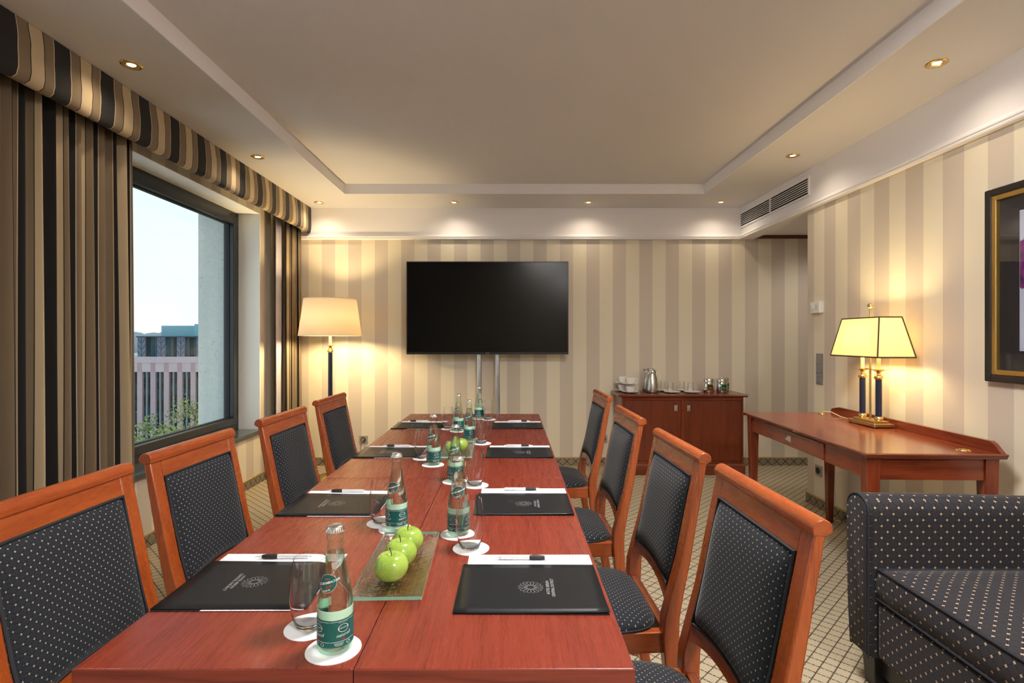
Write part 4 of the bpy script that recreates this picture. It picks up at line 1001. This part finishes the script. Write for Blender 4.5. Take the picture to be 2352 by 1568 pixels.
MB().box(-hw + 0.018, hw - 0.018, 0.0, 0.02, 0.10, 0.125).build('foot_rail', 'desk_wood_x', sb, bevel=0.001)
MB().box(-hw + 0.018, hw - 0.018, dp - 0.01, dp - 0.002, 0.10, 0.727).build('back_panel', 'cabinet_wood_x', sb)
MB().prism([(-0.014, 0), (dp, 0), (dp, 0.10), (-0.006, 0.10), (-0.014, 0.088)], 'x', -hw - 0.012, hw + 0.012).build('plinth', 'cabinet_wood_x', sb, bevel=0.001)
for s in (-1, 1):
    a, b = sorted((s*0.014, s*(hw - 0.020)))
    dr = MB().box(a, b, 0.006, 0.024, 0.128, 0.697).build('door', 'cabinet_wood_z', sb, bevel=0.001)
    kx = s*0.060
    MB().add([(kx - 0.016, 0.004, 0.596), (kx + 0.016, 0.004, 0.596), (kx + 0.016, 0.004, 0.652), (kx - 0.016, 0.004, 0.652), (kx, -0.020, 0.624)], [(0, 1, 4), (1, 2, 4), (2, 3, 4), (3, 0, 4), (3, 2, 1, 0)]).build('knob', 'pewter', dr)
ZB = 0.7572
# coffee cups and saucers
def make_saucer():
    return MB().lathe([(0, 0), (0.030, 0), (0.034, 0.003), (0.060, 0.007), (0.080, 0.0135), (0.0805, 0.0155), (0.058, 0.010), (0.030, 0.0062), (0, 0.0058)], 36).build('saucer', 'porcelain', smooth=50)
def make_cup():
    c = empty('coffee_cup')
    MB().lathe([(0, 0), (0.026, 0), (0.030, 0.004), (0.039, 0.020), (0.0425, 0.040), (0.0432, 0.060), (0.0412, 0.060), (0.0400, 0.038), (0.034, 0.014), (0.020, 0.006), (0, 0.006)], 32).build('bowl', 'porcelain', c, smooth=50)
    MB().tube([(0.040, 0, 0.048), (0.052, 0, 0.054), (0.066, 0, 0.048), (0.070, 0, 0.034), (0.060, 0, 0.020), (0.044, 0, 0.016), (0.036, 0, 0.018)], 0.0042, 8).build('handle', 'porcelain', c, smooth=60)
    return c
saucer, cup = make_saucer(), make_cup()
i_ = 0
for (x, y, nm) in ((1.155, 5.19, 'front'), (1.112, 5.335, 'rear')):
    for lv in range(2):
        z = ZB + lv*0.078; up = ('lower', 'upper')[lv]
        place(saucer, i_ > 0, (x, y, z), 0, '%s white saucer in the %s cup stack on the sideboard' % (up, nm), 'saucer', 'white coffee saucers')
        place(cup, i_ > 0, (x, y, z + 0.0064), math.radians(-8), '%s white coffee cup in the %s stack on the sideboard' % (up, nm), 'cup', 'white coffee cups')
        i_ += 1
# vacuum jugs
def make_jug():
    j = empty('vacuum_jug')
    MB().lathe([(0, 0.002), (0.054, 0.002), (0.058, 0.008), (0.0595, 0.030), (0.0575, 0.080), (0.050, 0.130), (0.040, 0.170), (0.033, 0.190), (0, 0.190)], 36).build('body', 'brushed_steel', j, smooth=50)
    MB().lathe([(0, 0), (0.057, 0), (0.057, 0.004), (0, 0.004)], 30).build('foot', 'black_plastic', j, smooth=50)
    MB().lathe([(0, 0.188), (0.0345, 0.188), (0.036, 0.200), (0.033, 0.216), (0.022, 0.232), (0.008, 0.238), (0, 0.238)], 28).build('lid', 'polished_steel', j, smooth=50)
    MB().add([(-0.030, -0.010, 0.200), (-0.030, 0.010, 0.200), (-0.050, 0, 0.221), (-0.026, -0.010, 0.218), (-0.026, 0.010, 0.218)], [(0, 1, 2), (0, 2, 3), (1, 4, 2), (3, 2, 4), (0, 3, 4, 1)]).build('spout', 'polished_steel', j)
    h = MB(); pts = [(0.016, 0, 0.226), (0.040, 0, 0.226), (0.060, 0, 0.208), (0.072, 0, 0.180), (0.080, 0, 0.150), (0.081, 0, 0.122)]
    secs = []
    for p in pts: secs.append([(p[0] - 0.006, -0.012, p[2] - 0.004), (p[0] + 0.006, -0.012, p[2] + 0.004), (p[0] + 0.006, 0.012, p[2] + 0.004), (p[0] - 0.006, 0.012, p[2] - 0.004)])
    h.sweep(secs).build('handle', 'polished_steel', j, smooth=50, bevel=0.002)
    return j
jug = make_jug()
place(jug, False, (1.362, 5.185, ZB), math.radians(-12), 'front brushed steel vacuum jug with handle on the sideboard', 'jug', 'steel vacuum jugs')
place(jug, True, (1.362, 5.325, ZB), math.radians(-12), 'second steel vacuum jug hidden behind the front jug', 'jug', 'steel vacuum jugs')
# upturned glass mugs with teaspoons
def make_mug():
    m = empty('glass_mug')
    MB().lathe([(0.0322, 0.0), (0.034, 0.0), (0.0345, 0.004), (0.031, 0.030), (0.028, 0.070), (0.0265, 0.090), (0.022, 0.096), (0, 0.097), (0, 0.088), (0.020, 0.088), (0.0240, 0.082), (0.0258, 0.068), (0.0288, 0.030), (0.0322, 0.004), (0.0322, 0.0)], 30).build('glass_wall', 'mug_glass', m, smooth=50)
    MB().tube([(0.027, 0, 0.086), (0.042, 0, 0.078), (0.056, 0, 0.050), (0.060, 0, 0.024), (0.054, 0, 0.014), (0.036, 0, 0.018)], 0.0042, 8).build('handle', 'mug_glass', m, smooth=60)
    return m
def make_spoon():
    s = empty('teaspoon')
    MB().sphere((0, 0, 0.003), 0.012, 10, 1.5, 0.9, 0.25).build('bowl', 'polished_steel', s, smooth=80)
    MB().tube([(0.016, 0, 0.003), (0.045, 0, 0.006), (0.085, 0, 0.004)], [0.0018, 0.0016, 0.003], 6).build('stem', 'polished_steel', s, smooth=60)
    return s
mug, spoon = make_mug(), make_spoon()
for i, (x, y, nm) in enumerate(((1.552, 5.175, 'front left'), (1.528, 5.345, 'rear left'), (1.745, 5.175, 'front right'), (1.715, 5.345, 'rear right'))):
    place(saucer, True, (x, y, ZB), 0, 'saucer under the %s upturned glass mug' % nm, 'saucer', 'saucers under glass mugs')
    place(mug, i > 0, (x - 0.012, y + 0.012, ZB + 0.0105), math.radians(-14), '%s upturned clear glass mug on the sideboard' % nm, 'mug', 'upturned glass mugs')
    place(spoon, i > 0, (x - 0.045, y - 0.048, ZB + 0.010), math.radians(6), 'teaspoon lying on the saucer of the %s glass mug' % nm, 'spoon', 'teaspoons')
def make_tin(border, name):
    t = empty('tea_tin')
    MB().lathe([(0, 0), (0.049, 0), (0.0505, 0.002), (0.0505, 0.106), (0.0498, 0.107), (0, 0.107)], 32).build('body', 'polished_steel', t, smooth=50)
    MB().lathe([(0.0495, 0.1075), (0.0515, 0.1085), (0.0515, 0.134), (0.0495, 0.137), (0.030, 0.137), (0.028, 0.134), (0, 0.134)], 32).build('lid', 'polished_steel', t, smooth=50)
    MB().lathe([(0, 0.134), (0.007, 0.134), (0.006, 0.137), (0.008, 0.140), (0, 0.142)], 16).build('knob', 'brass', t, smooth=50)
    a0 = -PI/2 - 0.62; a1 = -PI/2 + 0.62
    l = MB().lathe([(0.0509, 0.022), (0.0509, 0.088)], 14, a0=a0, a1=a1).build('label', border, t, smooth=50, recalc=False)
    MB().lathe([(0.0512, 0.027), (0.0512, 0.083)], 14, a0=a0 + 0.11, a1=a1 - 0.11).build('label_field', 'tin_green', l, smooth=50, recalc=False)
    ln = MB()
    for z, wd in ((0.052, 0.36), (0.043, 0.30)): ln.lathe([(0.0514, z), (0.0514, z + 0.004)], 8, a0=-PI/2 - wd, a1=-PI/2 + wd)
    ln.build('label_lettering', border, l, smooth=50, recalc=False)
    return t
for x, y, b, r, lab in ((1.905, 5.185, 'tin_orange', 0.0, 'steel tea tin with orange-bordered label on the sideboard'), (2.030, 5.185, 'tin_lime', 0.15, 'steel tea tin with green-bordered label at the front right of the sideboard'), (2.105, 5.330, 'tin_yellow', 0.5, 'rear steel tea tin with yellow label edge behind the green one')):
    o = make_tin(b, lab); o.location = (x, y, ZB); o.rotation_euler = (0, 0, r); tag(o, lab, 'tin', 'steel tea tins')

# ------------------------------------------------------------------ writing desk and lamp
dk = tag(empty('writing_desk', (1.602, 2.435, 0), math.radians(-1.9)), 'cherry writing desk with drawer against the right wall', 'desk')
DL_, DX, DZ = 1.405, 0.635, 0.760
MB().prism([(0.006, DZ), (0, DZ - 0.004), (0.012, DZ - 0.016), (0.020, DZ - 0.024), (DX - 0.020, DZ - 0.024), (DX - 0.012, DZ - 0.016), (DX, DZ - 0.004), (DX - 0.006, DZ)], 'y', 0.010, DL_ - 0.010).build('desk_top', 'desk_wood_y', dk, bevel=0.001)
MB().prism([(0, DZ - 0.004), (0.010, DZ), (0.0105, DZ), (0.0105, DZ - 0.024), (0.020 - 0.01, DZ - 0.020)], 'x', 0.004, DX - 0.004).build('end_moulding', 'desk_wood_x', dk)
MB().prism([(DL_, DZ - 0.004), (DL_ - 0.010, DZ), (DL_ - 0.0105, DZ), (DL_ - 0.0105, DZ - 0.024), (DL_ - 0.010, DZ - 0.020)], 'x', 0.004, DX - 0.004).build('end_moulding', 'desk_wood_x', dk)
lx0, lx1, ly0, ly1 = 0.055, DX - 0.055, 0.055, DL_ - 0.055
for x in (lx0, lx1):
    for y in (ly0, ly1): MB().taper((x, y, 0), (0.017, 0.017), (x, y, DZ - 0.024), (0.030, 0.030)).build('leg', 'desk_wood_z', dk, bevel=0.002)
za = DZ - 0.125
MB().box(lx0 - 0.020, lx0 + 0.002, ly0 + 0.03, ly0 + 0.34, za, DZ - 0.024).build('apron', 'desk_wood_y', dk, bevel=0.001)
MB().box(lx0 - 0.020, lx0 + 0.002, ly1 - 0.26, ly1 - 0.03, za, DZ - 0.024).build('apron', 'desk_wood_y', dk, bevel=0.001)
MB().box(lx0 - 0.012, lx0 + 0.002, ly0 + 0.34, ly1 - 0.26, za, DZ - 0.026).build('drawer_recess', 'desk_wood_y', dk)
MB().box(lx1 - 0.002, lx1 + 0.020, ly0 + 0.03, ly1 - 0.03, za, DZ - 0.024).build('apron', 'desk_wood_y', dk, bevel=0.001)
MB().box(lx0 + 0.03, lx1 - 0.03, ly0 - 0.020, ly0 + 0.002, za, DZ - 0.024).build('apron', 'desk_wood_x', dk, bevel=0.001)
MB().box(lx0 + 0.03, lx1 - 0.03, ly1 - 0.002, ly1 + 0.020, za, DZ - 0.024).build('apron', 'desk_wood_x', dk, bevel=0.001)
dr = MB().box(lx0 - 0.026, lx0 - 0.008, ly0 + 0.344, ly1 - 0.264, za + 0.006, DZ - 0.032).build('drawer', 'desk_wood_y', dk, bevel=0.0015)
ky, kz = (ly0 + 0.344 + ly1 - 0.264)/2 + 0.03, za + 0.048; kx = lx0 - 0.026
MB().add([(kx, ky - 0.018, kz - 0.018), (kx, ky + 0.018, kz - 0.018), (kx, ky + 0.018, kz + 0.018), (kx, ky - 0.018, kz + 0.018), (kx - 0.024, ky, kz)], [(0, 4, 1), (1, 4, 2), (2, 4, 3), (3, 4, 0), (0, 1, 2, 3)]).build('knob', 'pewter', dr)
MB().prism([(0.012, DZ), (0.055, DZ + 0.038), (0.075, DZ + 0.048), (DL_ - 0.115, DZ + 0.048), (DL_ - 0.030, DZ + 0.030), (DL_ - 0.012, DZ)], 'x', DX - 0.028, DX - 0.006).build('gallery_rail', 'desk_wood_y', dk, bevel=0.002)
for y in (0.10, DL_ - 0.085):
    g = MB().lathe([(0, 0), (0.020, 0.0005), (0.022, 0.003), (0.029, 0.003), (0.031, 0.0), (0, 0.0)], 28, (DX - 0.125, y, DZ)).build('cable_grommet', 'brass', dk, smooth=40)
# desk lamp
la = tag(empty('desk_lamp', (2.165, 3.245, DZ)), 'lit twin-column brass desk lamp with pleated box shade', 'lamp')
for a in (-0.05, 0.05):
    for b in (-0.11, 0.11): MB().lathe([(0, 0), (0.006, 0), (0.006, 0.006), (0, 0.006)], 10, (a, b, 0)).build('foot', 'black_plastic', la)
MB().box(-0.060, 0.060, -0.125, 0.125, 0.005, 0.024).build('base', 'antique_brass', la, bevel=0.002)
MB().box(-0.042, 0.042, -0.100, 0.100, 0.024, 0.036).build('base_step', 'antique_brass', la, bevel=0.002)
for y in (-0.073, 0.073):
    cm = MB().lathe([(0, 0.062), (0.0165, 0.062), (0.0165, 0.280), (0, 0.280)], 22, (0, y, 0)).build('column', 'navy_enamel', la, smooth=40)
    MB().lathe([(0, 0.036), (0.020, 0.036), (0.024, 0.044), (0.024, 0.052), (0.018, 0.062), (0, 0.062)], 24, (0, y, 0)).build('column_base', 'brass', cm, smooth=45)
    MB().lathe([(0, 0.280), (0.019, 0.280), (0.024, 0.287), (0.023, 0.295), (0.014, 0.303), (0.010, 0.312), (0.012, 0.322), (0.028, 0.331), (0.038, 0.334), (0.038, 0.337), (0.010, 0.339), (0, 0.339)], 26, (0, y, 0)).build('candle_cup', 'brass', cm, smooth=45)
    MB().lathe([(0, 0.338), (0.0105, 0.338), (0.0105, 0.43), (0, 0.43)], 16, (0, y, 0)).build('candle_sleeve', 'candle_sleeve', la, smooth=45)
    MB().sphere((0, y, 0.475), 0.019, 14, 1, 1, 1.6).build('bulb', 'bulb_warm', la, smooth=80)
    point('bulb_light', la, (0, y, 0.535), 10, (1.0, 0.76, 0.38), 0.04)
MB().lathe([(0, 0.036), (0.0065, 0.036), (0.0065, 0.700), (0, 0.700)], 14).build('rod', 'antique_brass', la, smooth=45)
MB().lathe([(0, 0.036), (0.012, 0.036), (0.012, 0.042), (0, 0.042)], 14).build('rod_collar', 'brass', la, smooth=45)
MB().box(-0.005, 0.005, -0.073, 0.073, 0.333, 0.338).build('cross_bar', 'brass', la)
MB().sphere((0, 0, 0.716), 0.0165, 16, 1, 1, 1).build('finial', 'brass', la, smooth=80)
zb, zt = 0.413, 0.642; bxh, byh = 0.108, 0.2215; txh, tyh = 0.065, 0.172
B4 = [(-bxh, -byh + 0.0, zb), (bxh, -byh, zb), (bxh, byh, zb), (-bxh, byh, zb)]; T4 = [(-txh, -tyh, zt), (txh, -tyh, zt), (txh, tyh, zt), (-txh, tyh, zt)]
for k in range(4):
    j = (k + 1) % 4
    def pn(a, b, k=k, j=j):
        p = [B4[k][i]*(1-a) + B4[j][i]*a for i in range(3)]; q = [T4[k][i]*(1-a) + T4[j][i]*a for i in range(3)]; return [p[i]*(1-b) + q[i]*b for i in range(3)]
    so_ = MB().grid(pn, 6, 4).build('shade_panel', 'desk_shade', la, recalc=False)
    s_ = so_.modifiers.new('cloth', 'SOLIDIFY'); s_.thickness = 0.0015
    MB().tube([B4[k], T4[k]], 0.0042, 6).build('braid', 'dark_braid', la)
    MB().tube([B4[k], B4[j]], 0.0045, 6).build('braid', 'dark_braid', la)
    MB().tube([T4[k], T4[j]], 0.0040, 6).build('braid', 'dark_braid', la)
MB().tube([(-txh, 0, zt), (txh, 0, zt)], 0.003, 6).tube([(0, -tyh, zt), (0, tyh, zt)], 0.003, 6).build('shade_carrier', 'brass', la)
cord = [(2.16, 3.375, DZ + 0.012), (2.165, 3.45, DZ + 0.004), (2.18, 3.56, DZ + 0.004), (2.175, 3.66, DZ + 0.022), (2.16, 3.71, DZ + 0.018), (2.157, 3.735, DZ + 0.003)]
tag(MB().tube(cord, 0.0028, 8).build('lamp_cord', 'candle_sleeve', smooth=60), 'thin gold lamp cord running from desk lamp to far grommet', 'cord')

# ------------------------------------------------------------------ sofa
sf = tag(empty('sofa', (1.30, 1.33, 0)), 'dark patterned upholstered sofa in the lower right corner', 'sofa'); ox_, oy_ = 1.30, 1.33
def lc(p): return (p[0] - ox_, p[1] - oy_, p[2])
ap = [(1.952, 0.125), (2.052, 0.125), (2.066, 0.30), (2.072, 0.55), (2.072, 0.64)]
for k in range(9):
    a = PI*k/8; ap.append((2.012 + 0.060*math.cos(a), 0.650 + 0.055*math.sin(a)))
ap += [(1.952, 0.62)]
def arm(yoff, mir):
    secs = []
    for x, s, dz in ((1.288, 0.90, 0.0), (1.300, 0.985, 0), (1.32, 1.0, 0), (1.6, 1.0, -0.004), (1.9, 1.0, -0.012), (2.27, 1.0, -0.02)):
        sec = []
        for y, z in ap:
            cy, cz = 2.012, 0.42; yy = cy + (y - cy)*s; zz = cz + (z - cz)*(0.5 + 0.5*s) + (dz if z > 0.5 else 0); sec.append(lc((x, (2.66 - yy if mir else yy) + yoff, zz)))
        secs.append(sec)
    o = MB().sweep(secs).build('arm', 'sofa_fabric', sf, smooth=50)
    o2 = MB().tube([lc((1.296, (2.66 - y if mir else y) + yoff, 0.42 + (z - 0.42)*0.99)) for y, z in [(2.012 + (y - 2.012)*1.0, z) for y, z in ap[1:]] + [ap[0]]], 0.0045, 7).build('piping', 'sofa_piping', o, smooth=60)
arm(0, False); arm(0, True)
def pillow(x0, x1, y0, y1, z0, z1, puff, name, ax='z'):
    secs = []
    def ring(ix, z):
        pts = []; n = 10; r = 0.03
        a0, a1, b0, b1 = x0 + ix, x1 - ix, y0 + ix, y1 - ix
        for k in range(n): pts.append((a0 + (a1 - a0)*k/n, b0, z))
        for k in range(n): pts.append((a1, b0 + (b1 - b0)*k/n, z))
        for k in range(n): pts.append((a1 - (a1 - a0)*k/n, b1, z))
        for k in range(n): pts.append((a0, b1 - (b1 - b0)*k/n, z))
        return [lc(p) for p in pts]
    w = min(x1 - x0, y1 - y0)/2
    for ix, z in ((w*0.97, z0), (0.02, z0), (0.006, z0 + 0.006), (0.0, (z0 + z1)/2), (0.006, z1 - 0.004), (0.018, z1 + 0.003), (0.08, z1 + puff*0.55), (0.18, z1 + puff*0.9), (w*0.97, z1 + puff)): secs.append(ring(ix, z))
    o = MB().sweep(secs).build(name, 'sofa_fabric', sf, smooth=60)
    for zz, ii in ((z0 + 0.004, 0.003), (z1, 0.006)): MB().tube(ring(ii, zz), 0.0042, 6, closed=True).build('piping', 'sofa_piping', o, smooth=60)
    return o
pillow(1.318, 1.86, 0.712, 1.948, 0.338, 0.448, 0.022, 'seat_cushion')
MB().box(0.022, 0.93, 0.71 - oy_, 1.95 - oy_, 0.125, 0.336).build('seat_base', 'sofa_fabric', sf, bevel=0.02, seg=3)
secs = []
for y, s in ((0.712, 1), (1.33, 1), (1.948, 1)): secs.append([lc(p) for p in ((1.84, y, 0.33), (2.26, y, 0.33), (2.28, y, 0.74), (2.16, y, 0.80), (2.02, y, 0.79), (1.94, y, 0.72))])
MB().sweep(secs).build('backrest', 'sofa_fabric', sf, bevel=0.03, seg=4, smooth=50)
for x in (1.36, 2.20):
    for y in (0.66, 2.0): MB().taper(lc((x, y, 0)), (0.028, 0.028), lc((x, y, 0.13)), (0.036, 0.036)).build('foot', 'black_plastic', sf, bevel=0.003)
MB().box(0.055, 0.90, 0.70 - oy_, 1.98 - oy_, 0.05, 0.13).build('plinth', 'black_plastic', sf)

# ------------------------------------------------------------------ framed picture on the right wall
py0, py1, pz0, pz1 = 1.62, 2.617, 1.073, 1.992
pc = tag(empty('framed_picture', (XR, (py0 + py1)/2, (pz0 + pz1)/2)), 'black and gold framed print with dark mat on the right wall', 'picture')
hy, hz = (py1 - py0)/2, (pz1 - pz0)/2
def fr4(a, b, xo, th, nm, mat, par=pc, bev=0.002):
    m = MB().box(-xo - th, -xo, -hy + a, -hy + b, -hz + a, hz - a).box(-xo - th, -xo, hy - b, hy - a, -hz + a, hz - a).box(-xo - th, -xo, -hy + b, hy - b, hz - b, hz - a).box(-xo - th, -xo, -hy + b, hy - b, -hz + a, -hz + b)
    return m.build(nm, mat, par, bevel=bev)
fr4(0, 0.034, 0.0, 0.034, 'outer_frame', 'frame_black', bev=0.006); fr4(0.034, 0.058, 0.0, 0.030, 'gilt_slip', 'frame_gold', bev=0.004)
MB().box(-0.010, 0, -hy + 0.058, hy - 0.058, -hz + 0.058, hz - 0.058).build('mat_board', 'mat_board', pc)
MB().box(-0.0115, -0.0102, -hy + 0.160, hy - 0.160, -hz + 0.150, hz - 0.130).build('bevel_edge', 'paper', pc)
MB().box(-0.0135, -0.0117, -hy + 0.163, hy - 0.163, -hz + 0.153, hz - 0.133).build('print', 'art_print', pc, uvfn=lambda co, n: (co.y, co.z + 1.5325))
MB().box(-0.020, -0.018, -hy + 0.058, hy - 0.058, -hz + 0.058, hz - 0.058).build('glazing', 'picture_glass', pc)

# ------------------------------------------------------------------ wall fittings
th = tag(empty('thermostat', (XR, 4.075, 1.513)), 'white thermostat box high on the right wall corner', 'thermostat')
MB().box(-0.034, 0, -0.062, 0.058, -0.042, 0.042).build('housing', 'white_plastic', th, bevel=0.004)
MB().lathe([(0, 0), (0.020, 0), (0.018, 0.006), (0, 0.006)], 24).xf(lambda p: (-0.034 - p[2], p[0] + 0.030, p[1])).build('dial', 'white_plastic_soft', th, smooth=40)
MB().box(-0.0355, -0.034, -0.044, -0.010, -0.020, 0.020).build('control_plate', 'white_plastic_soft', th)
sw_ = tag(empty('light_switch', (XR, 4.06, 1.05)), 'vertical grey triple light switch on the right wall', 'switch')
MB().box(-0.008, 0, -0.042, 0.042, -0.116, 0.116).build('plate', 'steel_grey_plastic', sw_, bevel=0.002)
for k in (-1, 0, 1): MB().box(-0.014, -0.008, -0.031, 0.031, k*0.071 - 0.031, k*0.071 + 0.031).build('rocker', 'steel_grey_plastic', sw_, bevel=0.002)
def socket(loc, rotz, label):
    s = tag(empty('wall_socket', loc, rotz), label, 'socket', 'steel wall sockets')
    MB().box(-0.042, 0.042, -0.008, 0, -0.042, 0.042).build('plate', 'socket_steel', s, bevel=0.002)
    MB().lathe([(0.024, 0), (0.026, 0.003), (0.022, 0.003), (0.020, 0.0005), (0, 0.0005)], 24).xf(lambda p: (p[0], -0.008 - p[2], p[1])).build('outlet_well', 'socket_dark', s, smooth=40)
    return s
so1 = socket((-1.482, YF, 0.258), 0, 'steel wall socket with a plug beside the far window-side chair')
socket((0.935, YF, 0.268), 0, 'empty steel wall socket left of the sideboard')
socket((XR, 4.075, 0.283), -PI/2, 'steel wall socket under the desk on the right wall')
pl = tag(empty('plug_cord', (-1.482, YF - 0.012, 0.258)), 'brown plug and cord in the socket of the floor lamp', 'plug')
plain('plug_brown', (0.20, 0.13, 0.05), 0.5)
MB().lathe([(0, 0), (0.018, 0), (0.018, 0.014), (0.010, 0.032), (0, 0.034)], 18).xf(lambda p: (p[0], -p[2], p[1])).build('plug', 'plug_brown', pl, smooth=45)
MB().tube([(0, -0.030, 0), (-0.006, -0.045, -0.03), (-0.014, -0.035, -0.10), (-0.024, -0.030, -0.19), (-0.04, -0.06, -0.250), (-0.10, -0.25, -0.254), (-0.16, -0.45, -0.254)], 0.0032, 8).build('cord', 'plug_brown', pl, smooth=60)
